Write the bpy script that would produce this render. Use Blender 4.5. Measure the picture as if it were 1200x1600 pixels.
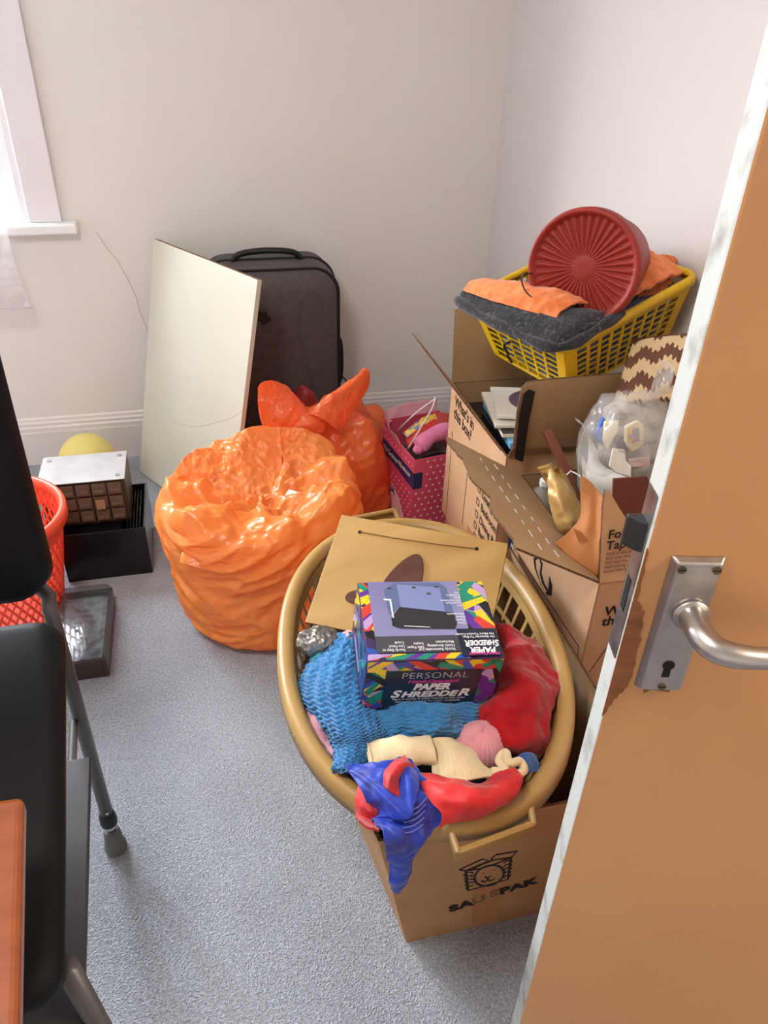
import bpy, math, random
import numpy as np
from mathutils import Vector, Matrix, Euler, noise as mnoise

for o in list(bpy.data.objects):
    bpy.data.objects.remove(o, do_unlink=True)
scene = bpy.context.scene
COL = scene.collection
R = random.Random(7)

# ------------------------------------------------------------------ camera
CAM_H = 1.5
cam_data = bpy.data.cameras.new('camera')
cam_data.sensor_fit = 'VERTICAL'
cam_data.sensor_height = 32.0
cam_data.lens = 32.0 * 1202.0 / 1600.0
cam_data.clip_start = 0.02
cam = bpy.data.objects.new('camera', cam_data)
COL.objects.link(cam)
cam.matrix_world = Matrix(((0.973129, 0.10483, -0.205012, 0), (-0.228645, 0.545175, -0.806539, 0), (0.027217, 0.831742, 0.554495, 1.5), (0, 0, 0, 1.0)))
scene.camera = cam

# ------------------------------------------------------------------ world, lights, exposure
world = bpy.data.worlds.new('daylight')
scene.world = world
world.use_nodes = True
nt = world.node_tree; bg = nt.nodes['Background']
# overcast sky above the horizon, darker ground below it
g_ = nt.nodes.new('ShaderNodeTexCoord'); sx_ = nt.nodes.new('ShaderNodeSeparateXYZ'); nt.links.new(g_.outputs['Generated'], sx_.inputs[0])
rp_ = nt.nodes.new('ShaderNodeValToRGB'); rp_.color_ramp.elements[0].position = .48; rp_.color_ramp.elements[0].color = (.26, .27, .27, 1)
rp_.color_ramp.elements[1].position = .52; rp_.color_ramp.elements[1].color = (.86, .93, 1.0, 1)
mr_ = nt.nodes.new('ShaderNodeMapRange'); mr_.inputs[1].default_value = -1; mr_.inputs[2].default_value = 1
nt.links.new(sx_.outputs[2], mr_.inputs[0]); nt.links.new(mr_.outputs[0], rp_.inputs[0]); nt.links.new(rp_.outputs[0], bg.inputs[0])
bg.inputs[1].default_value = 62.0

def area(name, loc, target, size, size_y, power, color, portal=False):
    l = bpy.data.lights.new(name, 'AREA')
    l.shape = 'RECTANGLE'; l.size = size; l.size_y = size_y; l.energy = power; l.color = color
    if portal:
        l.cycles.is_portal = True
    o = bpy.data.objects.new(name, l); COL.objects.link(o)
    o.location = loc
    o.rotation_euler = (Vector(target) - Vector(loc)).to_track_quat('-Z', 'Y').to_euler()
    return o
# sky portal in the window opening and one warm ceiling lamp in the hallway behind the door
area('window_portal', (-1.2, 2.99, 1.52), (-1.2, 0, 1.52), 1.3, 1.3, 1.0, (1, 1, 1), portal=True)
area('hallway_ceiling_lamp', (1.75, -0.35, 2.36), (1.75, -0.35, 0), 0.45, 0.45, 34.0, (1.0, 0.86, 0.70))
area('room_fill_light', (-0.5, 0.5, 2.37), (-0.5, 0.5, 0), 0.4, 0.4, 23.0, (1.0, 0.95, 0.90))  # unseen fill light, added to lift the ambient level in the room

scene.view_settings.view_transform = 'Standard'
scene.view_settings.look = 'None'
scene.view_settings.gamma = 1.0
scene.view_settings.use_curve_mapping = False
scene.view_settings.exposure = 0.14

# ------------------------------------------------------------------ helpers
V = Vector
OFF = {}          # object name -> world offset of its local frame (None when it has a rotated frame)

def tag(o, label=None, cat=None, group=None, kind=None):
    if label: o['label'] = label
    if cat: o['category'] = cat
    if group: o['group'] = group
    if kind: o['kind'] = kind
    return o

def thing(name, loc, label=None, cat=None, group=None, kind=None, rot=None):
    o = bpy.data.objects.new(name, None); COL.objects.link(o)
    o.empty_display_size = 0.05
    o.location = loc
    if rot is not None:
        o.rotation_mode = 'QUATERNION'; o.rotation_quaternion = rot
        OFF[o.name] = V((0, 0, 0))
    else:
        OFF[o.name] = V(loc)
    return tag(o, label, cat, group, kind)

def mesh_obj(name, verts, faces, mats, parent=None, smooth=False, fmats=None, bevel=0, seg=2, base=None, auto=None):
    """verts in the parent's frame (world for unrotated parents)."""
    verts = np.asarray(verts, float).reshape(-1, 3)
    if parent is not None:
        off = OFF[parent.name]
    else:
        off = V(base) if base else V(((verts[:, 0].min() + verts[:, 0].max()) / 2, (verts[:, 1].min() + verts[:, 1].max()) / 2, verts[:, 2].min()))
    me = bpy.data.meshes.new(name)
    me.from_pydata((verts - np.array(off)).tolist(), [], [list(f) for f in faces])
    me.update()
    if not isinstance(mats, (list, tuple)): mats = [mats]
    for m in mats: me.materials.append(m)
    if fmats is not None: me.polygons.foreach_set('material_index', fmats)
    if smooth: me.polygons.foreach_set('use_smooth', [True] * len(me.polygons))
    o = bpy.data.objects.new(name, me); COL.objects.link(o)
    if parent is None:
        o.location = off; OFF[o.name] = off
    else:
        o.parent = parent; OFF[o.name] = off
    if bevel:
        b = o.modifiers.new('bevel', 'BEVEL'); b.width = bevel; b.segments = seg; b.limit_method = 'ANGLE'; b.angle_limit = math.radians(35)
    return o

class MB:
    def __init__(s): s.v = []; s.f = []; s.m = []
    def add(s, vs, fs, m=0):
        n = len(s.v); s.v += [tuple(v) for v in vs]; s.f += [tuple(i + n for i in f) for f in fs]; s.m += [m] * len(fs); return s
    def box(s, a, b, m=0):
        (x0, y0, z0), (x1, y1, z1) = a, b
        vs = [(x, y, z) for z in (z0, z1) for x, y in ((x0, y0), (x1, y0), (x1, y1), (x0, y1))]
        return s.add(vs, [(3, 2, 1, 0), (4, 5, 6, 7), (0, 1, 5, 4), (1, 2, 6, 5), (2, 3, 7, 6), (3, 0, 4, 7)], m)
    def hexa(s, bot, top, m=0):
        return s.add(list(bot) + list(top), [(3, 2, 1, 0), (4, 5, 6, 7), (0, 1, 5, 4), (1, 2, 6, 5), (2, 3, 7, 6), (3, 0, 4, 7)], m)
    def prism(s, poly, off, m=0, ms=None):
        poly = [V(p) for p in poly]; off = V(off); n = len(poly)
        ms = m if ms is None else ms
        k = len(s.v)
        s.v += [tuple(p) for p in poly] + [tuple(p + off) for p in poly]
        s.f.append(tuple(k + i for i in reversed(range(n)))); s.m.append(m)
        s.f.append(tuple(k + n + i for i in range(n))); s.m.append(m)
        for i in range(n):
            j = (i + 1) % n
            s.f.append((k + i, k + j, k + n + j, k + n + i)); s.m.append(ms)
        return s
    def slab(s, poly, t, m=0, ms=None):
        """flat polygon given thickness t along its normal, centred"""
        p = [V(q) for q in poly]
        n = V((0, 0, 0))
        for i in range(len(p)):
            n += (p[i] - p[0]).cross(p[(i + 1) % len(p)] - p[0])
        n.normalize()
        return s.prism([q - n * t / 2 for q in p], n * t, m, ms)
    def tube(s, path, r, n=10, m=0, closed=False, caps=True, flat=None):
        P_ = [V(p) for p in path]; N = len(P_)
        rs = r if isinstance(r, (list, tuple)) else [r] * N
        k = len(s.v); up = None
        for i in range(N):
            if closed: t = P_[(i + 1) % N] - P_[i - 1]
            else: t = P_[min(i + 1, N - 1)] - P_[max(i - 1, 0)]
            t.normalize()
            if up is None:
                up = V((0, 0, 1)) if abs(t.z) < .9 else V((1, 0, 0))
                if flat is not None: up = V(flat)
            a = t.cross(up)
            if a.length < 1e-6: a = t.orthogonal()
            a.normalize(); b = a.cross(t).normalized()
            if flat is None: up = b
            fb = 1.0 if flat is None else .25
            for j in range(n):
                w = 2 * math.pi * j / n
                s.v.append(tuple(P_[i] + a * (math.cos(w) * rs[i]) + b * (math.sin(w) * rs[i] * fb)))
        for i in range(N if closed else N - 1):
            for j in range(n):
                i2 = (i + 1) % N
                s.f.append((k + i * n + j, k + i * n + (j + 1) % n, k + i2 * n + (j + 1) % n, k + i2 * n + j)); s.m.append(m)
        if caps and not closed:
            s.f.append(tuple(k + j for j in reversed(range(n)))); s.m.append(m)
            s.f.append(tuple(k + (N - 1) * n + j for j in range(n))); s.m.append(m)
        return s
    def lathe(s, prof, n=32, c=(0, 0, 0), m=0, cap0=True, cap1=True):
        k = len(s.v); c = V(c)
        for (r, z) in prof:
            for j in range(n):
                w = 2 * math.pi * j / n
                s.v.append((c.x + r * math.cos(w), c.y + r * math.sin(w), c.z + z))
        L = len(prof)
        for i in range(L - 1):
            for j in range(n):
                s.f.append((k + i * n + j, k + i * n + (j + 1) % n, k + (i + 1) * n + (j + 1) % n, k + (i + 1) * n + j)); s.m.append(m)
        if cap0: s.f.append(tuple(k + j for j in reversed(range(n)))); s.m.append(m)
        if cap1: s.f.append(tuple(k + (L - 1) * n + j for j in range(n))); s.m.append(m)
        return s
    def xform(s, M):
        s.v = [tuple(M @ V(v)) for v in s.v]; return s
    def build(s, name, mats, parent=None, smooth=False, bevel=0, seg=2, base=None):
        return mesh_obj(name, s.v, s.f, mats, parent, smooth, s.m, bevel, seg, base)

def crom(P0, t):
    """Catmull-Rom through a list of points (numpy), t in 0..1 array"""
    P0 = np.asarray(P0, float); n = len(P0)
    Q = np.concatenate([[2 * P0[0] - P0[1]], P0, [2 * P0[-1] - P0[-2]]])
    x = np.clip(np.asarray(t) * (n - 1), 0, n - 1 - 1e-9); i = x.astype(int); f = (x - i)
    sh = (len(f),) + (1,) * (P0.ndim - 1); f = f.reshape(sh)
    a, b, c, d = Q[i], Q[i + 1], Q[i + 2], Q[i + 3]
    return .5 * ((2 * b) + (-a + c) * f + (2 * a - 5 * b + 4 * c - d) * f ** 2 + (-a + 3 * b - 3 * c + d) * f ** 3)

def fbm(p, s, seed=0, oct=3):
    q = V(p) * s + V((seed * 3.1, seed * 1.7, seed * 2.3)); r = 0; a = 1
    for _ in range(oct):
        r += a * mnoise.noise(q); q = q * 2.03; a *= .5
    return r
def ridge(p, s, seed=0, oct=3):
    q = V(p) * s + V((seed * 3.1, seed * 1.7, seed * 2.3)); r = 0; a = 1
    for _ in range(oct):
        r += a * (1 - 2 * abs(mnoise.noise(q))); q = q * 1.93 + V((1.3, .7, .2)); a *= .5
    return r

def normals_grid(G):
    du = np.gradient(G, axis=0); dv = np.gradient(G, axis=1)
    n = np.cross(du, dv); l = np.linalg.norm(n, axis=2, keepdims=True); return n / np.maximum(l, 1e-9)

def patch(name, m, ctrl, nu=40, nv=40, parent=None, thick=.003, crumple=None, disp=None, up=(0, 0, 1), smooth=True):
    C = np.array(ctrl, float)
    G = crom(C, np.linspace(0, 1, nu))              # nu x cols x 3
    G = np.swapaxes(crom(np.swapaxes(G, 0, 1), np.linspace(0, 1, nv)), 0, 1)
    N = normals_grid(G)
    if (N * np.array(up)).sum() < 0: N = -N
    D = np.zeros((nu, nv))
    for i in range(nu):
        for j in range(nv):
            d = 0
            if crumple:
                amp, sc, sd = crumple
                d += amp * (.6 * fbm(G[i, j], sc, sd) + .4 * ridge(G[i, j], sc * .8, sd + 5, 2))
            if disp: d += disp(i / (nu - 1), j / (nv - 1), G[i, j])
            D[i, j] = d
    G = G + N * D[..., None]
    N = normals_grid(G)
    if (N * np.array(up)).sum() < 0: N = -N
    B = G - N * thick
    vs = np.concatenate([G.reshape(-1, 3), B.reshape(-1, 3)]); k = nu * nv; fs = []
    for i in range(nu - 1):
        for j in range(nv - 1):
            a = i * nv + j; q = (a, a + 1, a + nv + 1, a + nv)
            fs.append(q); fs.append(tuple(k + x for x in reversed(q)))
    edge = [j for j in range(nv)] + [i * nv + nv - 1 for i in range(1, nu)] + [(nu - 1) * nv + j for j in range(nv - 2, -1, -1)] + [i * nv for i in range(nu - 2, 0, -1)]
    for a, b in zip(edge, edge[1:] + edge[:1]): fs.append((b, a, k + a, k + b))
    return mesh_obj(name, vs, fs, m, parent, smooth)

def blob(name, m, c, rad, parent=None, nu=40, nv=28, crumple=None, disp=None, flatbottom=None, power=2.0, yaw=0):
    vs = []; fs = []
    c = V(c); cy, sy = math.cos(yaw), math.sin(yaw)
    for i in range(nv + 1):
        ph = -math.pi / 2 + math.pi * i / nv
        for j in range(nu):
            th = 2 * math.pi * j / nu
            def sp(x): return math.copysign(abs(x) ** (2 / power), x)
            d = V((sp(math.cos(ph)) * sp(math.cos(th)), sp(math.cos(ph)) * sp(math.sin(th)), sp(math.sin(ph))))
            p = V((d.x * rad[0], d.y * rad[1], d.z * rad[2]))
            k = 1
            q = c + p
            if crumple: k += crumple[0] * (.6 * fbm(q, crumple[1], crumple[2]) + .4 * ridge(q, crumple[1] * .8, crumple[2] + 3, 2))
            if disp: k += disp(i / nv, j / nu)
            p = p * k
            p = V((p.x * cy - p.y * sy, p.x * sy + p.y * cy, p.z))
            q = c + p
            if flatbottom is not None and q.z < flatbottom: q.z = flatbottom
            vs.append(tuple(q))
    for i in range(nv):
        for j in range(nu):
            fs.append((i * nu + j, i * nu + (j + 1) % nu, (i + 1) * nu + (j + 1) % nu, (i + 1) * nu + j))
    return mesh_obj(name, vs, fs, m, parent, True)

# ------------------------------------------------------------------ materials
def mat(name, col, rough=.6, metal=0.0, var=None, bump=None, spec=.5, sheen=0, coat=0, trans=0, transl=0, clear=0, alpha_mix=0, ior=1.45, sss=0):
    m = bpy.data.materials.new(name); m.use_nodes = True
    nt = m.node_tree; n = nt.nodes; L = nt.links
    b = n['Principled BSDF']; out = n['Material Output']
    b.inputs['Base Color'].default_value = (*col, 1); b.inputs['Roughness'].default_value = rough
    b.inputs['Metallic'].default_value = metal; b.inputs['IOR'].default_value = ior
    b.inputs['Specular IOR Level'].default_value = spec
    if sheen: b.inputs['Sheen Weight'].default_value = sheen
    if coat: b.inputs['Coat Weight'].default_value = coat; b.inputs['Coat Roughness'].default_value = .1
    if trans: b.inputs['Transmission Weight'].default_value = trans
    tc = n.new('ShaderNodeTexCoord')
    if var:                                           # (scale, second colour, low, high)
        nz = n.new('ShaderNodeTexNoise'); nz.inputs['Scale'].default_value = var[0]; nz.inputs['Detail'].default_value = 4
        if len(var) > 4:
            mp = n.new('ShaderNodeMapping'); mp.inputs['Scale'].default_value = var[4]; L.new(tc.outputs['Object'], mp.inputs[0]); L.new(mp.outputs[0], nz.inputs['Vector'])
        else: L.new(tc.outputs['Object'], nz.inputs['Vector'])
        mr = n.new('ShaderNodeMapRange'); mr.inputs[1].default_value = var[2]; mr.inputs[2].default_value = var[3]; L.new(nz.outputs['Fac'], mr.inputs[0])
        mx = n.new('ShaderNodeMix'); mx.data_type = 'RGBA'; L.new(mr.outputs[0], mx.inputs[0])
        mx.inputs[6].default_value = (*col, 1); mx.inputs[7].default_value = (*var[1], 1); L.new(mx.outputs[2], b.inputs['Base Color'])
        colsock = mx.outputs[2]
    else: colsock = None
    if bump:                                          # (kind, scale, strength, distance)
        k, sc, st, di = bump[:4]
        if k == 'noise':
            t = n.new('ShaderNodeTexNoise'); t.inputs['Scale'].default_value = sc; t.inputs['Detail'].default_value = 5; t.inputs['Roughness'].default_value = .6; fac = t.outputs['Fac']
        elif k == 'crinkle':
            w = n.new('ShaderNodeTexNoise'); w.inputs['Scale'].default_value = sc * .5; w.inputs['Detail'].default_value = 2
            L.new(tc.outputs['Object'], w.inputs['Vector'])
            ad = n.new('ShaderNodeVectorMath'); ad.operation = 'MULTIPLY_ADD'; ad.inputs[1].default_value = (.12, .12, .12)
            L.new(w.outputs['Color'], ad.inputs[0]); L.new(tc.outputs['Object'], ad.inputs[2])
            t = n.new('ShaderNodeTexVoronoi'); t.inputs['Scale'].default_value = sc; t.feature = 'SMOOTH_F1'; fac = t.outputs['Distance']; L.new(ad.outputs[0], t.inputs['Vector'])
        elif k == 'ridged':
            t = n.new('ShaderNodeTexNoise'); t.noise_type = 'RIDGED_MULTIFRACTAL'; t.normalize = True; t.inputs['Scale'].default_value = sc; t.inputs['Detail'].default_value = 6; t.inputs['Roughness'].default_value = .55; t.inputs['Distortion'].default_value = .4; fac = t.outputs['Fac']
        elif k == 'wave':
            t = n.new('ShaderNodeTexWave'); t.inputs['Scale'].default_value = sc; t.inputs['Distortion'].default_value = 1.5; t.inputs['Detail'].default_value = 2; fac = t.outputs['Fac']
        if k != 'crinkle':
            if len(bump) > 4:
                mp = n.new('ShaderNodeMapping'); mp.inputs['Scale'].default_value = bump[4]; L.new(tc.outputs['Object'], mp.inputs[0]); L.new(mp.outputs[0], t.inputs['Vector'])
            else: L.new(tc.outputs['Object'], t.inputs['Vector'])
        bp = n.new('ShaderNodeBump'); bp.inputs['Strength'].default_value = st; bp.inputs['Distance'].default_value = di
        L.new(fac, bp.inputs['Height']); L.new(bp.outputs[0], b.inputs['Normal'])
    last = b.outputs[0]
    if transl:
        tr = n.new('ShaderNodeBsdfTranslucent'); tr.inputs[0].default_value = (*col, 1)
        if colsock: L.new(colsock, tr.inputs[0])
        ms = n.new('ShaderNodeMixShader'); ms.inputs[0].default_value = transl
        L.new(last, ms.inputs[1]); L.new(tr.outputs[0], ms.inputs[2]); last = ms.outputs[0]
    if clear:
        tp = n.new('ShaderNodeBsdfTransparent')
        ms = n.new('ShaderNodeMixShader'); ms.inputs[0].default_value = clear
        L.new(last, ms.inputs[1]); L.new(tp.outputs[0], ms.inputs[2]); last = ms.outputs[0]
    L.new(last, out.inputs[0])
    return m

def hexc(r, g, b):
    def f(c):
        c /= 255.; return c / 12.92 if c <= .04045 else ((c + .055) / 1.055) ** 2.4
    return (f(r), f(g), f(b))

M = {}
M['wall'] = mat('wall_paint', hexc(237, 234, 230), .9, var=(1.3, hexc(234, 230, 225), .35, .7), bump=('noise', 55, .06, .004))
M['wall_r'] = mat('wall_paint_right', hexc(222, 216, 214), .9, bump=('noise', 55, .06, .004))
M['ceiling'] = mat('ceiling_paint', hexc(240, 238, 234), .95)
M['trim'] = mat('white_gloss_trim', hexc(232, 227, 224), .45)
M['reveal'] = mat('white_reveal_paint', hexc(240, 236, 240), .7)
M['pvc'] = mat('white_window_plastic', hexc(245, 247, 248), .3)
M['glass'] = mat('window_glass', (1, 1, 1), .02, clear=.9, ior=1.45)
M['crack'] = mat('hairline_crack', hexc(172, 160, 152), .9)
M['door'] = mat('tan_door_paint', hexc(204, 150, 98), .42, var=(2.2, hexc(194, 138, 88), .3, .75), bump=('noise', 26, .05, .01))
M['door_edge'] = mat('chipped_white_edge_paint', hexc(184, 186, 182), .5, var=(24, hexc(138, 132, 124), .52, .70), bump=('noise', 60, .2, .004))
M['chip'] = mat('bare_brown_wood', hexc(148, 92, 48), .6, var=(14, hexc(116, 68, 34), .35, .7, (1, 1, 6)))
M['alu'] = mat('satin_aluminium', hexc(186, 180, 176), .36, 1.0, var=(30, hexc(150, 145, 142), .5, .75))
M['steel'] = mat('worn_steel', hexc(150, 148, 146), .38, 1.0, var=(25, hexc(95, 88, 80), .45, .7))
M['darksteel'] = mat('dark_latch_metal', hexc(70, 70, 72), .4, .8)
M['brass_screw'] = mat('dull_screw', hexc(110, 95, 78), .45, .9)
M['black_hole'] = mat('keyhole_black', (.004, .004, .004), .9)
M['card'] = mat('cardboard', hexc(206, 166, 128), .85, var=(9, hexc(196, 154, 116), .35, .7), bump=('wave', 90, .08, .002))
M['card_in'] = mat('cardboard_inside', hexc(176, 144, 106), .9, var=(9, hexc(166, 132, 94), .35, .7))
M['card_edge'] = mat('corrugated_edge', hexc(120, 88, 58), .95, var=(420, hexc(66, 46, 30), .42, .58))
M['card_d'] = mat('cardboard_brown', hexc(190, 148, 106), .85, var=(8, hexc(178, 135, 94), .35, .7))
M['tape'] = mat('brown_parcel_tape', hexc(192, 130, 82), .3, coat=.2)
M['ink'] = mat('black_print', hexc(26, 22, 20), .7)
M['ink_faded'] = mat('faded_print', hexc(132, 98, 68), .8)
M['inkblue'] = mat('blue_print', hexc(48, 78, 130), .6)
M['inkblue2'] = mat('dark_blue_line', hexc(40, 48, 70), .6)
M['white'] = mat('white_print', hexc(235, 235, 235), .6)

# ------------------------------------------------------------------ lettering
def text(s, origin, ux, uy, size, m, parent, shear=0, align='LEFT', bold=0, name='lettering', lift=.0008, sx=1.0, spacing=1.0, line=1.0):
    cu = bpy.data.curves.new('t', 'FONT'); cu.body = s; cu.size = size; cu.align_x = align; cu.shear = shear; cu.offset = bold
    cu.space_character = spacing; cu.space_line = line; cu.resolution_u = 3
    o = bpy.data.objects.new('t', cu); COL.objects.link(o)
    dg = bpy.context.evaluated_depsgraph_get()
    me = bpy.data.meshes.new_from_object(o.evaluated_get(dg))
    vs = [v.co.copy() for v in me.vertices]; fs = [tuple(p.vertices) for p in me.polygons]
    bpy.data.objects.remove(o); bpy.data.curves.remove(cu); bpy.data.meshes.remove(me)
    O = V(origin); X = V(ux).normalized(); Y = V(uy); Y = (Y - X * Y.dot(X)).normalized(); N = X.cross(Y)
    return mesh_obj(name, [tuple(O + X * (v.x * sx) + Y * v.y + N * lift) for v in vs], fs, m, parent)

def decal(name, poly, n, m, parent, lift=.0006):
    n = V(n).normalized()
    return MB().prism([V(p) + n * (lift * .2) for p in poly], n * lift * .8).build(name, m, parent)

# ------------------------------------------------------------------ the setting
XR, YB, XL, YF, ZC = 1.07, 2.76, -2.0, -1.3, 2.4
# carpet: short grey pile
mc = bpy.data.materials.new('grey_carpet'); mc.use_nodes = True
nt = mc.node_tree; n = nt.nodes; L = nt.links; b = n['Principled BSDF']
b.inputs['Roughness'].default_value = 1.0; b.inputs['Specular IOR Level'].default_value = .1; b.inputs['Sheen Weight'].default_value = .25
tc = n.new('ShaderNodeTexCoord')
n1 = n.new('ShaderNodeTexNoise'); n1.inputs['Scale'].default_value = 170; n1.inputs['Detail'].default_value = 5; n1.inputs['Roughness'].default_value = .65
n2 = n.new('ShaderNodeTexNoise'); n2.inputs['Scale'].default_value = 5; n2.inputs['Detail'].default_value = 4
n3 = n.new('ShaderNodeTexVoronoi'); n3.inputs['Scale'].default_value = 330
for t in (n1, n2, n3): L.new(tc.outputs['Object'], t.inputs['Vector'])
r1 = n.new('ShaderNodeValToRGB'); e = r1.color_ramp.elements
e[0].position = .30; e[0].color = (*hexc(150, 156, 168), 1); e[1].position = .60; e[1].color = (*hexc(208, 214, 226), 1)
L.new(n1.outputs['Fac'], r1.inputs[0])
mx = n.new('ShaderNodeMix'); mx.data_type = 'RGBA'; mx.blend_type = 'MULTIPLY'; mx.inputs[0].default_value = 1
r2 = n.new('ShaderNodeValToRGB'); e = r2.color_ramp.elements
e[0].position = .3; e[0].color = (.84, .83, .84, 1); e[1].position = .7; e[1].color = (1, 1, 1, 1)
L.new(n2.outputs['Fac'], r2.inputs[0]); L.new(r1.outputs[0], mx.inputs[6]); L.new(r2.outputs[0], mx.inputs[7]); L.new(mx.outputs[2], b.inputs['Base Color'])
ad = n.new('ShaderNodeMath'); ad.operation = 'ADD'; L.new(n1.outputs['Fac'], ad.inputs[0]); L.new(n3.outputs['Distance'], ad.inputs[1])
bp = n.new('ShaderNodeBump'); bp.inputs['Strength'].default_value = .9; bp.inputs['Distance'].default_value = .008
L.new(ad.outputs[0], bp.inputs['Height']); L.new(bp.outputs[0], b.inputs['Normal'])
M['carpet'] = mc

tag(MB().box((XL - .1, YF - .1, -.08), (2.5, YB + .3, 0)).build('floor', M['carpet'], base=(0, 0, 0)), 'grey short-pile carpet covering the room floor', 'floor', kind='structure')
tag(MB().box((XL - .1, YF - .1, ZC), (2.5, YB + .3, ZC + .1)).build('ceiling', M['ceiling']), 'plain white ceiling above the room', 'ceiling', kind='structure')
# back wall with a splayed window opening
WX0, WX1, WZ0, WZ1 = -1.72, (-0.5017, 2.7420, 0.8817)[0], .875, 2.02
IX0, IX1 = WX0 + .02, WX1 - .02          # opening at the outer frame
AR0, AR1 = WX0 - .14, -.403        # outer edges of the flat architrave
YO = YB + .05
w = MB()
w.box((XL - .1, YB, 0), (WX0, YB + .3, ZC)); w.box((WX1, YB, 0), (2.5, YB + .3, ZC))
w.box((WX0, YB, 0), (WX1, YB + .3, WZ0 - .002)); w.box((WX0, YB, WZ1), (WX1, YB + .3, ZC))
wall_back = tag(w.build('wall_back', M['wall'], base=(0, YB, 0)), 'off-white painted back wall beside the window', 'wall', kind='structure')
ck = [(-0.3063, 2.7590, 0.8383), (-0.2841, 2.7590, 0.7903), (-0.2518, 2.7590, 0.7364), (-0.2296, 2.7590, 0.6771), (-0.2126, 2.7590, 0.6208), (-0.2073, 2.7590, 0.5682), (-0.1883, 2.7590, 0.4853)]
MB().tube(ck, .0007, 5).build('crack', M['crack'], wall_back)

win = thing('window_1', (-1.10, YB, WZ0), 'white framed window at the left of the back wall', 'window', kind='structure')
fr = MB()
fy0, fy1 = YO, YO + .06
for a, c in (((IX0, fy0, WZ0 + .03), (IX0 + .07, fy1, WZ1)), ((IX1 - .07, fy0, WZ0 + .03), (IX1, fy1, WZ1)), ((IX0 + .07, fy0, WZ0 + .03), (IX1 - .07, fy1, WZ0 + .10)), ((IX0 + .07, fy0, WZ1 - .07), (IX1 - .07, fy1, WZ1)), ((-1.16, fy0, WZ0 + .10), (-1.09, fy1, WZ1 - .07))):
    fr.box(a, c)
fr.build('window_frame', M['pvc'], win, bevel=.004)
ln = MB(); ln.box((WX1 - .02, YB - .004, WZ0), (WX1 + .001, YB + .14, WZ1)); ln.box((WX0 - .001, YB - .004, WZ0), (WX0 + .02, YB + .14, WZ1)); ln.box((WX0 + .02, YB - .004, WZ1 - .02), (WX1 - .02, YB + .14, WZ1 + .001))
ln.build('window_lining', M['reveal'], win)
for a, c in (((WX1, YB - .018, WZ0), (AR1, YB, WZ1 + .13)), ((AR0, YB - .018, WZ0), (WX0, YB, WZ1 + .13)), ((WX0, YB - .018, WZ1), (WX1, YB, WZ1 + .13))):
    MB().box(a, c).build('architrave', M['reveal'], win, bevel=.003)
for a, c in ((IX0 + .07, -1.16), (-1.09, IX1 - .07)):
    sa = MB()
    z0, z1 = WZ0 + .10, WZ1 - .07
    sa.box((a, fy0 - .012, z0), (a + .045, fy1 - .02, z1)); sa.box((c - .045, fy0 - .012, z0), (c, fy1 - .02, z1))
    sa.box((a + .045, fy0 - .012, z0), (c - .045, fy1 - .02, z0 + .045)); sa.box((a + .045, fy0 - .012, z1 - .045), (c - .045, fy1 - .02, z1))
    s_ = sa.build('sash', M['pvc'], win, bevel=.004)
    MB().box((a + .045, fy0 + .01, z0 + .045), (c - .045, fy0 + .014, z1 - .045)).build('pane', M['glass'], win)
sl = MB()
sl.box((AR0 - .04, YB - .05, WZ0 - .033), (AR1 + .045, YO + .1, WZ0))
sl.build('window_sill', M['pvc'], win, bevel=.008, seg=3)

# right wall with the doorway the photographer came through
DY0, DY1 = -.50, .265
w = MB()
w.box((XR, DY1, 0), (XR + .1, YB, ZC)); w.box((XR, YF - .1, 0), (XR + .1, DY0, ZC)); w.box((XR, DY0, 2.03), (XR + .1, DY1, ZC))
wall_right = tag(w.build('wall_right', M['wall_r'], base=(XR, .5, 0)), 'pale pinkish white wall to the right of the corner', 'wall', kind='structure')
tag(MB().box((XL - .1, YF - .1, 0), (XL, YB, ZC)).build('wall_left', M['wall']), 'off-white wall on the window side', 'wall', kind='structure')
tag(MB().box((XL, YF - .1, 0), (XR, YF, ZC)).build('wall_front', M['wall']), 'off-white wall behind the viewer', 'wall', kind='structure')
tag(MB().box((2.2, YF - .1, 0), (2.3, YB, ZC)).build('wall_hallway', M['wall']), 'plain wall on the far side of the hallway', 'wall', kind='structure')
tag(MB().box((XR + .1, 1.0, 0), (2.2, 1.1, ZC)).build('wall_hallway_end', M['wall']), 'plain wall closing the far end of the hallway', 'wall', kind='structure')
tag(MB().box((XR + .1, YF - .1, 0), (2.2, YF, ZC)).build('wall_hallway_start', M['wall']), 'plain wall closing the near end of the hallway', 'wall', kind='structure')
# door lining
t = MB(); t.box((XR - .012, DY1, 0), (XR + .112, DY1 + .03, 2.06)).box((XR - .012, DY0 - .03, 0), (XR + .112, DY0, 2.06)).box((XR - .012, DY0, 2.03), (XR + .112, DY1, 2.06))
tag(t.build('trim_1', M['trim'], bevel=.003), 'white door lining around the doorway', 'door frame', kind='structure')
# moulded skirting
SK = [(0, 0), (.018, 0), (.018, .130), (.016, .136), (.016, .150), (.012, .156), (.012, .166), (.008, .172), (.006, .182), (0, .187)]
sk = MB().prism([(XL, YB - d, z) for d, z in SK], (XR - XL, 0, 0))
tag(sk.build('baseboard_back', M['trim']), 'white moulded skirting board along the back wall', 'skirting board', kind='structure')
sk = MB().prism([(XR - d, DY1 + .04, z) for d, z in SK], (0, YB - DY1 - .06, 0))
tag(sk.build('baseboard_right', M['trim']), 'white moulded skirting board along the right wall', 'skirting board', kind='structure')

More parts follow.
